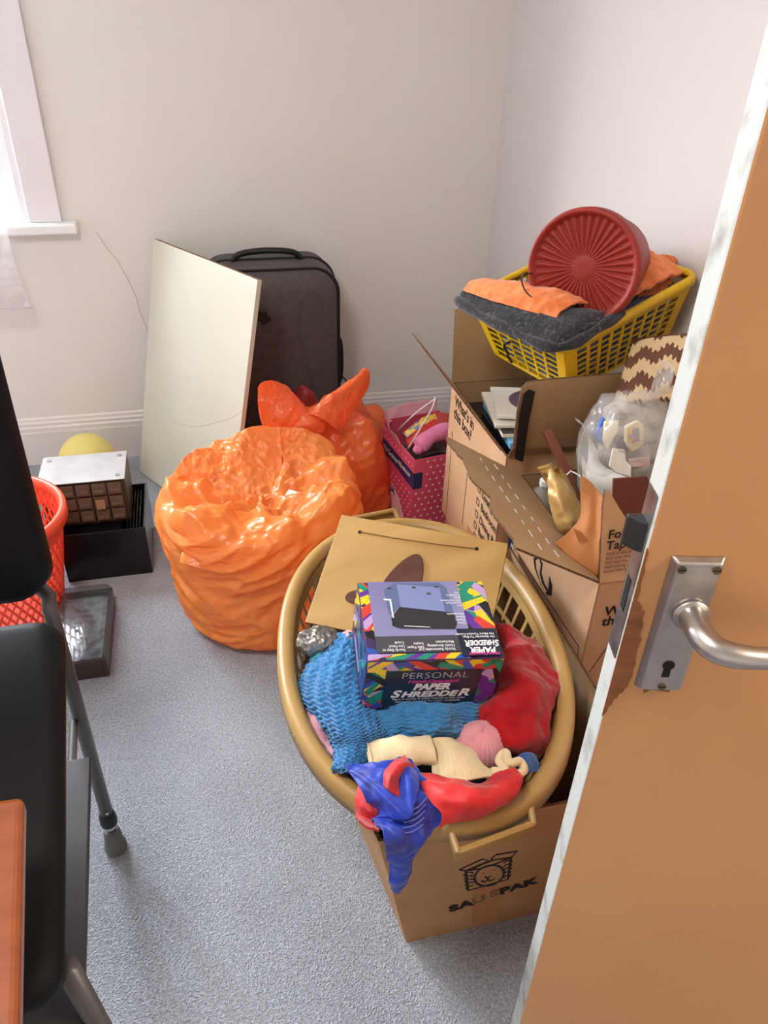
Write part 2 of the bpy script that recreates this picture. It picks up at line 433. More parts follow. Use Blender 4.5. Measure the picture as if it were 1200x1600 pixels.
# ------------------------------------------------------------------ the open door (local frame: x along the leaf from the lock edge, y out of the near face, z up)
D0 = V((.3347, .4406, 0)); DX = V((.9733, -.2296, 0)).normalized(); DN = V((-.2296, -.9733, 0)).normalized()
door = thing('door_1', D0, 'tan painted door standing open with aluminium lever handle', 'door', kind='structure')
def dp(x, y, z): return tuple(D0 + DX * x + DN * y + V((0, 0, z)))
DW, DT, DH = .748, .032, 2.0
lf = MB().hexa([dp(0, 0, .012), dp(DW, 0, .012), dp(DW, -DT, .012), dp(0, -DT, .012)], [dp(0, 0, DH), dp(DW, 0, DH), dp(DW, -DT, DH), dp(0, -DT, DH)])
lf.f[5], lf.m[5] = lf.f[5], 1
lf.build('door_leaf', [M['door'], M['door_edge']], door, bevel=.0025)
# chipped paint: ragged bare-wood patch beside the lock edge
def dz(px, py): pass
chip = [(-0.001, 1.135), (0.0015, 1.13), (0.001, 1.118), (0.0028, 1.11), (0.0018, 1.098), (0.0035, 1.09), (0.003, 1.078), (0.0075, 1.074), (0.009, 1.068), (0.0125, 1.066), (0.0118, 1.058), (0.0138, 1.052), (0.0136, 1.04), (0.0162, 1.034), (0.015, 1.022), (0.0158, 1.01), (0.0172, 1.006), (0.0166, 0.996), (0.0174, 0.988), (0.0158, 0.981), (0.0162, 0.975), (0.0138, 0.9725), (0.0128, 0.967), (0.0098, 0.9655), (0.009, 0.96), (0.0062, 0.9575), (0.0055, 0.95), (0.0032, 0.948), (0.0028, 0.94), (-0.001, 0.934)]
decal('paint_chip', [dp(x, 0, z) for x, z in chip], DN, M['chip'], door, .0008)
chip2 = [(.030, .9745), (.033, .966), (.038, .971), (.048, .970), (.056, .968), (.058, .9745)]
decal('paint_chip', [dp(x, 0, z) for x, z in chip2], DN, M['chip'], door, .0006)
# lock face plate, latch and bolt slot on the door edge
EN = -DX
fp = MB().hexa([dp(0, -.005, 1.005), dp(-.0012, -.005, 1.005), dp(-.0012, -.027, 1.005), dp(0, -.027, 1.005)], [dp(0, -.005, 1.180), dp(-.0012, -.005, 1.180), dp(-.0012, -.027, 1.180), dp(0, -.027, 1.180)])
fpo = fp.build('lock_face_plate', M['steel'], door)
lt = MB().prism([dp(0, -.008, 1.122), dp(-.006, -.011, 1.122), dp(-.014, -.020, 1.122), dp(-.015, -.024, 1.122), dp(0, -.024, 1.122)], (0, 0, .030))
lt.build('latch_bolt', M['darksteel'], door, bevel=.0015)
decal('bolt_slot', [dp(-.0012, -.012, 1.055), dp(-.0012, -.021, 1.055), dp(-.0012, -.021, 1.090), dp(-.0012, -.012, 1.090)], EN, M['black_hole'], door, .0006)
# back plate
px0, px1, pz0, pz1 = .0205, .0665, .9755, 1.1275
bpv = [(px0, pz0), (px1, pz0), (px1, pz1), (px0, pz1)]
ins = .005
bk = MB().add([dp(x, 0, z) for x, z in bpv] + [dp(x + (ins if i in (0, 3) else -ins), .008, z + (ins * .6 if i < 2 else -ins * .6)) for i, (x, z) in enumerate(bpv)], [(0, 1, 5, 4), (1, 2, 6, 5), (2, 3, 7, 6), (3, 0, 4, 7), (4, 5, 6, 7), (3, 2, 1, 0)])
plate = bk.build('handle_plate', M['alu'], door, bevel=.0015)
def dcyl(x, z, r, y0, y1, n=16):
    return MB().prism([dp(x + r * math.cos(2 * math.pi * i / n), y0, z + r * math.sin(2 * math.pi * i / n)) for i in range(n)], DN * (y1 - y0))
for x, z in ((.029, 1.1185), (.058, 1.1185), (.0435, .9835)):
    so = dcyl(x, z, .0038, .008, .0092).build('screw', M['brass_screw'], door)
    MB().prism([dp(x - .003, .0092, z - .0006), dp(x + .003, .0092, z - .0006), dp(x + .003, .0092, z + .0006), dp(x - .003, .0092, z + .0006)], DN * .0002).build('slot', M['black_hole'], so)
kh = [(.0435 + .0055 * math.cos(a), 1.0105 + .0055 * math.sin(a)) for a in [math.radians(d) for d in range(-55, 236, 18)]] + [(.0401, .996), (.0469, .996)]
decal('keyhole', [dp(x, .008, z) for x, z in kh], DN, M['black_hole'], door, .0007)
# lever: rose boss, neck and a curved tapering grip
lv = MB()
lv.prism([dp(0.0475 + .0155 * math.cos(2 * math.pi * i / 28), .008, 1.0715 + .0155 * math.sin(2 * math.pi * i / 28)) for i in range(28)], DN * .004)
path = [dp(0.0475, .008, 1.0715), dp(0.0475, .026, 1.0715), dp(0.0490, .040, 1.0710), dp(0.0555, .050, 1.0700), (dp(0.0675, .055, 1.0690)), dp(0.0855, .0565, 1.0680), dp(0.1105, .055, 1.0670), dp(0.1355, .053, 1.0670), dp(0.1605, .052, 1.0675), dp(0.1675, .052, 1.0680)]
rs = [.0115, .0112, .0112, .0110, .0105, .0095, .0088, .0085, .0080, .0055]
P2 = crom([list(p) for p in path], np.linspace(0, 1, 40)); R2 = crom([[r] for r in rs], np.linspace(0, 1, 40))[:, 0]
lv.tube(P2.tolist(), [float(r) for r in R2], 16)
lv.build('lever_handle', M['alu'], door, smooth=True)

# ------------------------------------------------------------------ cardboard boxes
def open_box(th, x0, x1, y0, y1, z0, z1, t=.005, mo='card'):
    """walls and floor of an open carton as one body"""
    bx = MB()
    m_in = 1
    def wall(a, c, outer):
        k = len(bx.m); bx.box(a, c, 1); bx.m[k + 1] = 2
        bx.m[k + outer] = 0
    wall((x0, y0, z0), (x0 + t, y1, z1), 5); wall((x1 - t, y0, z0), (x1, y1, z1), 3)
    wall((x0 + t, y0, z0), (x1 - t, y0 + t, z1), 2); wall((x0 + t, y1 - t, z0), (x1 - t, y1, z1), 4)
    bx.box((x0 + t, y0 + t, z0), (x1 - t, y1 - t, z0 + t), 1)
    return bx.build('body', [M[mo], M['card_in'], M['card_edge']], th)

# --- far moving box A: under the yellow basket
AX0, AX1, AY0, AY1, AZ0, AZ1 = .64, 1.05, 1.41, 1.82, .237, .645
boxA = thing('moving_box', (.845, 1.615, AZ0), 'open cardboard moving box holding magazines beneath the yellow basket', 'box')
open_box(boxA, AX0, AX1, AY0, AY1, AZ0, AZ1)
def flap(poly, parent, t=.0045, outer=0):
    return MB().slab(poly, t, 0 if outer == 0 else 1, 2).build('flap', [M['card'], M['card_in'], M['card_edge']], parent)
flap([(AX0, AY0 + .03, AZ1), (AX0, AY1 - .005, AZ1), (.506, 1.765, .812), (.508, 1.70, .812), (.545, 1.62, .765), (.600, 1.54, .694)], boxA)
flap([(AX0 + .0, AY1 + .001, AZ1), (AX1, AY1 + .001, AZ1), (AX1, 1.845, .86), (.72, 1.845, .86), (.640, 1.843, .838), (.640, 1.84, .80)], boxA, outer=1)
flap([(AX0 + .002, AY0, AZ1), (AX1 - .005, AY0, AZ1), (AX1 - .005, 1.335, .868), (0.6660, 1.3350, 0.8651), (0.6302, 1.3350, 0.8622), (0.6202, 1.3370, 0.8494), (0.6229, 1.3500, 0.7940), (0.6408, 1.3850, 0.6817)], boxA, outer=1)
# black printed band on the near flap
decal('printed_band', [(0.6493, 1.3860, 0.6542), (0.6718, 1.3880, 0.6408), (0.6561, 1.3560, 0.7581), (0.6502, 1.3350, 0.8394), (0.6342, 1.3330, 0.8473), (0.6259, 1.3360, 0.8352), (0.6292, 1.3500, 0.7786)], (0, -.94, -.34), M['ink'], boxA, .001)
nA = (-1, 0, 0)
ux, uy = (0, -1, 0), (0, 0, 1)
fx = AX0 - .0002
text("What's in\nthis box?", (0.6398, 1.7810, 0.5993), ux, uy, .042, M['ink'], boxA, bold=.0006, line=.85, sx=.95)
def frame_line(a, c, wd=.0012):
    a, c = V(a), V(c); d = (c - a).normalized(); s_ = d.cross(V(nA)) * wd
    decal('printed_line', [a - s_, c - s_, c + s_, a + s_], nA, M['ink'], boxA, .0006)
frame_line((0.6400, 1.7835, 0.5169), (0.6400, 1.7760, 0.2417)); frame_line((0.6400, 1.6389, 0.4765), (0.6400, 1.6406, 0.3016))
for i, wd in enumerate(('Lounge', 'Bedroom', 'Dining Room', 'Bathroom', 'Kitchen')):
    o = [(0.6398, 1.5682, 0.4663), (0.6398, 1.5673, 0.4279), (0.6398, 1.5669, 0.3903), (0.6398, 1.5674, 0.3554), (0.6398, 1.5636, 0.3229)][i]
    text(wd, V(o) + V((0, -.045, 0)), ux, uy, .031, M['ink'], boxA, bold=.0003, sx=.95)
    ob = V(o); q = .019
    sq = MB()
    for a_, c_ in (((0, 0), (q, .0022)), ((0, q - .0022), (q, q)), ((0, 0), (.0022, q)), ((q - .0022, 0), (q, q))):
        sq.box((ob.x - .0007, ob.y - .012 - c_[0], ob.z + a_[1]), (ob.x - .0001, ob.y - .012 - a_[0], ob.z + c_[1]))
    sq.build('tick_box', M['ink'], boxA)
decal('packing_tape', [(AX0, 1.60, AZ0), (AX0, 1.52, AZ0), (AX0, 1.52, .33), (AX0, 1.60, .33)], nA, M['tape'], boxA, .0006)
# the closed carton it stands on
boxE = thing('flat_box', (.845, 1.615, 0), 'closed low cardboard box beneath the box of magazines', 'box')
MB().box((.652, 1.42, 0), (1.045, 1.81, .2365)).build('body', M['card_d'], boxE, bevel=.003)
decal('packing_tape', [(.652, 1.64, .02), (.652, 1.59, .02), (.652, 1.59, .2365), (.652, 1.64, .2365)], nA, M['tape'], boxE)

# --- near moving box C: full of bags and papers, behind the door edge
CX0, CX1, CY0, CY1, CZ1 = .675, 1.06, 1.0, 1.398, .60
boxC = thing('moving_box', (.87, 1.2, 0), 'open cardboard moving box full of bags and papers beside the door edge', 'box')
open_box(boxC, CX0, CX1, CY0, CY1, 0, CZ1)
# left flap springing up and out, with a torn edge
hin = [V((CX0, CY0, CZ1)), V((CX0, CY1, CZ1))]
outer = [V((.497, 1.008, .700)), V((.497, 1.431, .700))]
jag = []
NJ = 26
for i in range(NJ + 1):
    u = i / NJ; p = outer[0].lerp(outer[1], u)
    wob = .006 * math.sin(u * 19) + R.uniform(-.003, .003)
    if .34 < u < .50: wob += .016 * (1 - abs(u - .42) / .08)
    inn = (V((CX0, 0, CZ1)) - V((.497, 0, .7))).normalized()
    jag.append(p + inn * (wob + .004))
ecol = [hin[1], hin[0]] + jag
flap([tuple(p) for p in ecol], boxC, outer=1)
# white scratched crease marks along the flap
for u0, col_ in ((.42, 0), (.62, 1)):
    for k in range(9):
        a_ = .08 + k * .1; c_ = a_ + R.uniform(.03, .06)
        def onf(u, s): return hin[0].lerp(hin[1], u).lerp(outer[0].lerp(outer[1], u), s) + V((.0014, 0, .0026))
        MB().tube([onf(a_, u0 + R.uniform(-.01, .01)), onf(c_, u0)], .0007, 4).build('crease_mark', M['white'], boxC)
# front flap standing up, printed
ff = [(CX0, CY0, CZ1), (CX1 - .01, CY0, CZ1), (CX1 - .01, CY0 + .015, .655), (0.7643, 1.0120, 0.6657), (0.7289, 1.0120, 0.7054), (0.6902, 1.0130, 0.7559), (0.6633, 1.0150, 0.7942), (0.6537, 1.0150, 0.7993), (0.6536, 1.0120, 0.7679)]
flap(ff, boxC)
fd = (1, 0, 0); fu = (0, .08, 1)
text('Fold &\nTape', (0.6737, 1.0040, 0.6985), fd, fu, .026, M['ink'], boxC, bold=.0005, line=.9)
text('Fold in the short flaps\nfirst then the long flaps\nand seal the centre seam\nwith strong packing tape\nacross every open edge', (0.6777, 1.0020, 0.6618), fd, fu, .0095, M['ink'], boxC, line=1.0)
text("What's in\nthis box?", (0.7013, 0.9995, 0.5140), fd, (0, 0, 1), .033, M['ink'], boxC, bold=.0008, line=.8)
for pts in (((.7, .36), (.735, .445)), ((.735, .445), (.90, .445))):
    a_, c_ = V((pts[0][0], CY0, pts[0][1])), V((pts[1][0], CY0, pts[1][1])); s_ = (c_ - a_).normalized().cross(V((0, -1, 0))) * .0008
    decal('printed_line', [a_ - s_, c_ - s_, c_ + s_, a_ + s_], (0, -1, 0), M['ink'], boxC)
# left wall print: blue rule, blue logo, cut hand hole
a_, c_ = V((0.6750, 1.4000, 0.4074)), V((0.6750, 1.0164, 0.4201)); s_ = V((0, 0, .0013))
decal('printed_line', [a_ - s_, c_ - s_, c_ + s_, a_ + s_], nA, M['inkblue2'], boxC)
c2 = V((0.6750, 1.0037, 0.3157)); 
decal('printed_line', [c_ + V((0, .002, 0)), c2 + V((0, .002, 0)), c2, c_], nA, M['inkblue2'], boxC)
lg = [(0.6750, 1.4146, 0.4391), (0.6750, 1.3843, 0.4375), (0.6750, 1.3772, 0.3774), (0.6750, 1.4069, 0.3751)]
decal('blue_logo', lg, nA, M['inkblue'], boxC, .0006)
text('P', V((0.6745, 1.3928, 0.3894)), ux, uy, .035, M['white'], boxC, bold=.001, lift=.0012)
hole = [(0.6750, 1.2683, 0.4584), (0.6750, 1.2459, 0.4786), (0.6750, 1.2238, 0.4773), (0.6750, 1.2219, 0.4520), (0.6750, 1.1994, 0.4390), (0.6750, 1.1780, 0.4381), (0.6750, 1.1837, 0.4728), (0.6750, 1.1656, 0.4606), (0.6750, 1.1606, 0.4379), (0.6750, 1.1793, 0.4226), (0.6750, 1.2161, 0.4257), (0.6750, 1.2543, 0.4398)]
decal('hand_hole', hole, nA, M['ink'], boxC, .0010)
hin_ = [(0.6750, 1.2550, 0.4629), (0.6750, 1.2415, 0.4765), (0.6750, 1.2285, 0.4703), (0.6750, 1.2271, 0.4462), (0.6750, 1.2077, 0.4324), (0.6750, 1.1824, 0.4310), (0.6750, 1.1900, 0.4229), (0.6750, 1.2182, 0.4314), (0.6750, 1.2455, 0.4465)]
decal('hand_hole_tab', hin_, nA, M['card'], boxC, .0016)

# --- box D under the laundry basket
boxD = thing('printed_box', (.43, .98, 0), 'sagging brown cardboard box printed with a lion emblem under the laundry basket', 'box')
DB = [(.257, .728, 0), (.655, .728, 0), (.655, 1.29, 0), (.262, 1.29, 0), (.258, 1.02, 0)]
DTp = [(.182, .682, .418), (.655, .682, .425), (.660, 1.36, .425), (.190, 1.34, .425), (.108, 1.04, .425)]
def dmid(a, b_, k): return tuple(V(a).lerp(V(b_), k))
dw = MB(); tD = .005
for i in range(5):
    j = (i + 1) % 5
    b0, b1, t0, t1 = V(DB[i]), V(DB[j]), V(DTp[i]), V(DTp[j])
    inn = V((.46, 1.02, 0))
    nn = (b1 - b0).cross(V((0, 0, 1))).normalized()
    if nn.dot(inn - b0) < 0: nn = -nn
    k = len(dw.m)
    dw.prism([b0, b1, t1, t0], nn * tD); dw.m[k + 1] = 1; dw.m[k + 4] = 2
dw.prism(DB, (0, 0, .005))
dw.build('body', [M['card_d'], M['card_in'], M['card_edge']], boxD)
fD = [(0.3330, 0.7168, 0.0996), (0.4790, 0.7133, 0.1324)]
dux = V(fD[1]) - V(fD[0])
nD = (0, -1, -.108)
text('SA', (0.3330, 0.7168, 0.0996), dux, (0, -.108, 1), .036, M['ink'], boxD, bold=.0022, sx=1.05, spacing=1.08)
text('U', (0.3750, 0.7155, 0.1117), dux, (0, -.108, 1), .036, M['ink_faded'], boxD, bold=.0018)
text('S', (0.4081, 0.7140, 0.1254), dux, (0, -.108, 1), .036, M['ink_faded'], boxD, bold=.0018)
text('PAK', (0.4266, 0.7138, 0.1274), dux, (0, -.108, 1), .036, M['ink'], boxD, bold=.0022, sx=1.05, spacing=1.05)
decal('packing_tape', [(0.3677, 0.7095, 0.1669), (0.3866, 0.7260, 0.0147), (0.4415, 0.7258, 0.0162), (0.4162, 0.7091, 0.1705)], nD, M['tape'], boxD, .0004)
emb = MB()
def stroke(pts, r=.0024): emb.tube([tuple(V(p) + V((0, -.0004, 0))) for p in pts], r, 6, flat=(0, 1, 0))
stroke([(0.3312, 0.6990, 0.2642), (0.3695, 0.6966, 0.2862), (0.3838, 0.6979, 0.2747), (0.3439, 0.7000, 0.2549), (0.3312, 0.6990, 0.2642)])
stroke([(0.3860, 0.6973, 0.2795), (0.3938, 0.6961, 0.2915), (0.4331, 0.6963, 0.2888), (0.4246, 0.6984, 0.2695), (0.3867, 0.6979, 0.2747)])
stroke([(0.3564, 0.6999, 0.2555), (0.3724, 0.6988, 0.2662), (0.3945, 0.6979, 0.2742)], .0019)
stroke([(0.3439, 0.7000, 0.2549), (0.3706, 0.7004, 0.2514), (0.3953, 0.6998, 0.2567), (0.4246, 0.6984, 0.2695)])
stroke([(0.3439, 0.7000, 0.2549), (0.3592, 0.7088, 0.1738), (0.4326, 0.7076, 0.1850), (0.4246, 0.6984, 0.2695)])
stroke([(0.3592, 0.7088, 0.1738), (0.3810, 0.7085, 0.1766)], .0019)
stroke([(0.4202, 0.7044, 0.2147), (0.4209, 0.7057, 0.2021), (0.4187, 0.7070, 0.1908), (0.4140, 0.7079, 0.1817), (0.4070, 0.7085, 0.1763), (0.3985, 0.7087, 0.1750), (0.3895, 0.7084, 0.1778), (0.3808, 0.7077, 0.1841), (0.3733, 0.7066, 0.1939), (0.3678, 0.7053, 0.2056), (0.3647, 0.7040, 0.2183), (0.3644, 0.7026, 0.2307), (0.3668, 0.7015, 0.2415), (0.3716, 0.7005, 0.2500), (0.3784, 0.7000, 0.2551), (0.3865, 0.6999, 0.2564), (0.3952, 0.7001, 0.2539), (0.4037, 0.7008, 0.2480), (0.4111, 0.7017, 0.2389), (0.4169, 0.7030, 0.2274), (0.4202, 0.7044, 0.2147)])
stroke([(0.3785, 0.7027, 0.2304), (0.3804, 0.7026, 0.2305)], .0019)
stroke([(0.3981, 0.7022, 0.2351), (0.4000, 0.7021, 0.2360)], .0019)
stroke([(0.3845, 0.7042, 0.2158), (0.3910, 0.7051, 0.2079), (0.3966, 0.7044, 0.2147)], .0019)
stroke([(0.3910, 0.7051, 0.2079), (0.3921, 0.7059, 0.2004), (0.3866, 0.7065, 0.1947), (0.3799, 0.7058, 0.2018)])
stroke([(0.3921, 0.7059, 0.2004), (0.3988, 0.7067, 0.1935), (0.4040, 0.7060, 0.1994)], .0019)
stroke([(0.3459, 0.7009, 0.2464), (0.3548, 0.7010, 0.2457), (0.3597, 0.7018, 0.2384)], .0019)
stroke([(0.3416, 0.7014, 0.2423), (0.3487, 0.7024, 0.2324)], .0019)
stroke([(0.4265, 0.6996, 0.2584), (0.4173, 0.6995, 0.2598), (0.4136, 0.7002, 0.2530)], .0019)
stroke([(0.4301, 0.7000, 0.2546), (0.4243, 0.7008, 0.2477)], .0019)
stroke([(0.3482, 0.7024, 0.2326), (0.3565, 0.7024, 0.2324), (0.3612, 0.7031, 0.2268)], .0019)
stroke([(0.3444, 0.7028, 0.2293), (0.3503, 0.7038, 0.2197)], .0019)
stroke([(0.4280, 0.7011, 0.2447), (0.4196, 0.7010, 0.2459), (0.4159, 0.7018, 0.2387)], .0019)
stroke([(0.4313, 0.7014, 0.2417), (0.4265, 0.7022, 0.2343)], .0019)
stroke([(0.3506, 0.7039, 0.2189), (0.3583, 0.7039, 0.2187), (0.3628, 0.7043, 0.2148)], .0019)
stroke([(0.3473, 0.7042, 0.2160), (0.3520, 0.7052, 0.2069)], .0019)
stroke([(0.4296, 0.7026, 0.2307), (0.4220, 0.7025, 0.2315), (0.4182, 0.7033, 0.2242)], .0019)
stroke([(0.4325, 0.7028, 0.2287), (0.4288, 0.7037, 0.2207)], .0019)
stroke([(0.3529, 0.7054, 0.2050), (0.3601, 0.7054, 0.2051), (0.3644, 0.7057, 0.2027)], .0019)
stroke([(0.3501, 0.7057, 0.2026), (0.3536, 0.7066, 0.1939)], .0019)
stroke([(0.4311, 0.7042, 0.2164), (0.4244, 0.7041, 0.2168), (0.4205, 0.7049, 0.2098)], .0019)
stroke([(0.4337, 0.7043, 0.2153), (0.4311, 0.7052, 0.2067)], .0019)
stroke([(0.3554, 0.7070, 0.1907), (0.3619, 0.7069, 0.1913), (0.3660, 0.7070, 0.1907)], .0019)
stroke([(0.3531, 0.7071, 0.1890), (0.3553, 0.7080, 0.1808)], .0019)
stroke([(0.4327, 0.7057, 0.2021), (0.4267, 0.7057, 0.2023), (0.4230, 0.7065, 0.1948)], .0019)
stroke([(0.4350, 0.7057, 0.2019), (0.4334, 0.7067, 0.1928)], .0019)
emb.build('lion_emblem', M['ink'], boxD)

# ------------------------------------------------------------------ oval laundry basket
M['tan_plastic'] = mat('tan_plastic', hexc(182, 146, 88), .38, var=(6, hexc(170, 134, 78), .35, .7))
LC = V((.341, 1.031, 0)); LA, LB, LTH, LN, LZ = .270, .405, -.122, 2.16, .50
def oval(th, a, b):
    c, s = math.cos(th), math.sin(th)
    u = math.copysign(abs(c) ** (2 / LN), c) * a; v = math.copysign(abs(s) ** (2 / LN), s) * b
    ct, st = math.cos(LTH), math.sin(LTH)
    return V((LC.x + u * ct - v * st, LC.y + u * st + v * ct, 0))
laundry = thing('laundry_basket', (LC.x, LC.y, .236), 'oval tan plastic laundry basket heaped with clothes in a cardboard box', 'basket')
prof = [(-.033, -.020), (-.031, -.003), (-.022, .006), (-.010, .008), (-.002, .002), (0, -.012), (.001, -.029), (-.003, -.029), (-.005, -.012), (-.012, -.001), (-.023, -.003), (-.029, -.020)]
NR = 120; rim = MB()
for i in range(NR):
    th = 2 * math.pi * i / NR
    for (o_, h_) in prof:
        p = oval(th, LA + o_, LB + o_); rim.v.append((p.x, p.y, LZ + h_ - .007))
K = len(prof)
for i in range(NR):
    for k in range(K):
        rim.f.append((i * K + k, ((i + 1) % NR) * K + k, ((i + 1) % NR) * K + (k + 1) % K, i * K + (k + 1) % K)); rim.m.append(0)
rim.build('rim', M['tan_plastic'], laundry, smooth=True)
# slatted wall
BZ = .238
def wallp(th, f):            # f 0 rim .. 1 base
    a = (LA - .032) * (1 - f) + (LA * .62) * f; b_ = (LB - .032) * (1 - f) + (LB * .70) * f
    p = oval(th, a, b_); p.z = (LZ - .020) * (1 - f) + BZ * f; return p
lat = MB(); NS = 58
for i in range(NS):
    th = 2 * math.pi * (i + .5) / NS; h = .0040 / .33
    for f0, f1 in ((0, .33), (.33, .66), (.66, 1)):
        q = [wallp(th - h, f0), wallp(th + h, f0), wallp(th + h, f1), wallp(th - h, f1)]
        c = V((LC.x, LC.y, q[0].z)); n_ = (V((q[0].x, q[0].y, 0)) - V((LC.x, LC.y, 0))).normalized() * .003
        lat.prism(q, n_)
def band(f0, f1):
    N2 = 96
    for i in range(N2):
        t0, t1 = 2 * math.pi * i / N2, 2 * math.pi * (i + 1) / N2
        q = [wallp(t0, f0), wallp(t1, f0), wallp(t1, f1), wallp(t0, f1)]
        n_ = (V((q[0].x, q[0].y, 0)) - V((LC.x, LC.y, 0))).normalized() * .003
        lat.prism(q, n_)
for f0, f1 in ((0, .07), (.26, .29), (.46, .49), (.66, .69), (.84, 1.0)): band(f0, f1)
lat.build('slatted_wall', M['tan_plastic'], laundry)
base = MB(); ring = [tuple(wallp(2 * math.pi * i / 64, 1)) for i in range(64)]
base.prism(ring, (0, 0, .004)).build('base', M['tan_plastic'], laundry)
for ang, (pa, pb, pc, pd) in ((-90, ((0.2793, 0.6346, 0.4819), (0.4122, 0.6560, 0.4819), (0.4068, 0.6270, 0.4735), (0.2812, 0.6072, 0.4735))), (90, ((0.4010, 1.4231, 0.4880), (0.2791, 1.4203, 0.4880), (0.2685, 1.4353, 0.5024), (0.3943, 1.4544, 0.5024)))):
    q = [V(p) for p in (pa, pb, pc, pd)]
    hd = MB()
    hd.tube([q[0], q[3], q[3] * .97 + q[2] * .03, q[2] * .97 + q[3] * .03, q[2], q[1]], .0055, 8)
    sk_ = [q[0], q[1], q[2], q[3]]
    hd.slab([q[0] + (q[3] - q[0]) * -.35, q[1] + (q[2] - q[1]) * -.35, q[1] + (q[2] - q[1]) * .12, q[0] + (q[3] - q[0]) * .12], .004)
    for a_, c_ in ((q[0], q[3]), (q[3], q[2]), (q[2], q[1])):
        hd.prism([a_, c_, c_ - V((0, 0, .019)), a_ - V((0, 0, .019))], (c_ - a_).cross(V((0, 0, 1))).normalized() * .003)
    hd.build('handle', M['tan_plastic'], laundry, smooth=False)
MB().tube([(0.0887, 0.8583, 0.4904), (0.0799, 0.8580, 0.4819), (0.0832, 0.8536, 0.4735)], .004, 8).build('broken_lug', M['tan_plastic'], laundry, smooth=True)

# ---- clothes in the laundry basket
def fab(name, col, col2=None, bs=180, st=.35, rough=.95, sheen=.3, di=.004):
    return mat(name, col, rough, var=(40, col2 or tuple(c * .82 for c in col), .35, .7), bump=('noise', bs, st, di), sheen=sheen, spec=.2)
M['navy_f'] = fab('dark_clothes', hexc(52, 56, 72))
M['bluek'] = mat('blue_wool', hexc(62, 132, 184), .95, var=(60, hexc(46, 108, 162), .35, .7), bump=('noise', 240, .4, .003), sheen=.4, spec=.15)
M['redf'] = fab('red_fleece', hexc(178, 20, 26), hexc(150, 12, 18))
M['pinkk'] = fab('pink_rib_knit', hexc(232, 158, 164))
M['cream'] = fab('cream_knit', hexc(236, 214, 172), hexc(226, 200, 156))
M['pinkc'] = fab('dusty_pink_cloth', hexc(206, 150, 158))
M['scarfb'] = mat('blue_silk', hexc(26, 60, 176), .5, var=(16, hexc(40, 26, 112), .48, .64), sheen=.2, bump=('noise', 300, .1, .001))
M['scarfr'] = mat('red_silk', hexc(204, 28, 26), .55, var=(26, hexc(168, 16, 26), .45, .62), sheen=.2, bump=('noise', 300, .1, .001))
M['silver'] = mat('crumpled_silver', hexc(150, 146, 140), .34, .6, var=(18, hexc(84, 78, 72), .4, .65), bump=('crinkle', 30, .4, .006))
M['teal'] = mat('teal_cloth', hexc(84, 176, 192), .8)
M['blue2'] = fab('bright_blue_cloth', hexc(44, 92, 160))
# heap of darker garments that fills the basket
hv = []; hf = []; nr, na = 16, 60
for i in range(nr + 1):
    for j in range(na):
        th = 2 * math.pi * j / na; f = .30
        e_ = wallp(th, f); c_ = V((LC.x, LC.y, 0)); k = i / nr
        p = c_.lerp(V((e_.x, e_.y, 0)), k * .97)
        z = .452 - .045 * k ** 3 + .014 * fbm((p.x, p.y, 0), 12, 3) - .04 * max(0, min(1, (p.y - 1.2) / .06))
        hv.append((p.x, p.y, z))
for i in range(nr):
    for j in range(na): hf.append((i * na + j, (i + 1) * na + j, (i + 1) * na + (j + 1) % na, i * na + (j + 1) % na))
nb = len(hv)
for j in range(na):
    e_ = wallp(2 * math.pi * j / na, .95); c_ = V((LC.x, LC.y, 0)); p = c_.lerp(V((e_.x, e_.y, 0)), .95); hv.append((p.x, p.y, .256))
for j in range(na): hf.append((nr * na + j, nb + j, nb + (j + 1) % na, nr * na + (j + 1) % na))
hf.append(tuple(nb + j for j in reversed(range(na))))
tag(mesh_obj('folded_clothes', hv, hf, M['navy_f'], smooth=True), 'dark navy clothes packed at the bottom of the tan laundry basket', 'clothes')

def knit(nrows, amp, ncol=0, diag=0):
    def f(u, v, p):
        x = (u + diag * v + .012 * math.sin(v * 55)) * nrows
        a = amp * (abs(math.sin(math.pi * x)) - .5)
        if ncol: a *= 1 + .35 * math.sin(2 * math.pi * (v * ncol + .5 * math.floor(x)))
        return a
    return f
bk1 = thing('knitted_blanket', (0.1809, 0.9469, 0.4398), 'chunky blue knitted blanket beside the shredder box', 'blanket')
patch('ribbed_fold', M['bluek'], [
    [(0.1668, 1.0813, 0.4819), (0.2078, 1.0371, 0.5241), (0.2395, 1.0307, 0.5000), (0.2844, 1.0337, 0.4639)],
    [(0.1159, 1.0027, 0.4783), (0.1630, 0.9414, 0.5265), (0.2183, 0.9336, 0.5072), (0.2619, 0.9427, 0.4759)],
    [(0.1001, 0.9576, 0.4759), (0.1507, 0.8733, 0.5289), (0.1978, 0.8547, 0.5169), (0.2380, 0.8640, 0.4880)],
    [(0.1177, 0.8951, 0.4783), (0.1506, 0.8158, 0.5289), (0.1935, 0.8062, 0.5265), (0.2257, 0.8138, 0.4976)],
    [(0.1376, 0.8324, 0.4819), (0.1580, 0.7847, 0.5241), (0.1891, 0.7854, 0.5169), (0.2132, 0.7966, 0.4928)],
    [(0.1298, 0.7587, 0.5024), (0.1426, 0.7469, 0.5169), (0.1650, 0.7489, 0.5145), (0.1880, 0.7687, 0.4928)]], 190, 110, bk1, .007, (.006, 22, 1), knit(27, .0062, 26, .12))
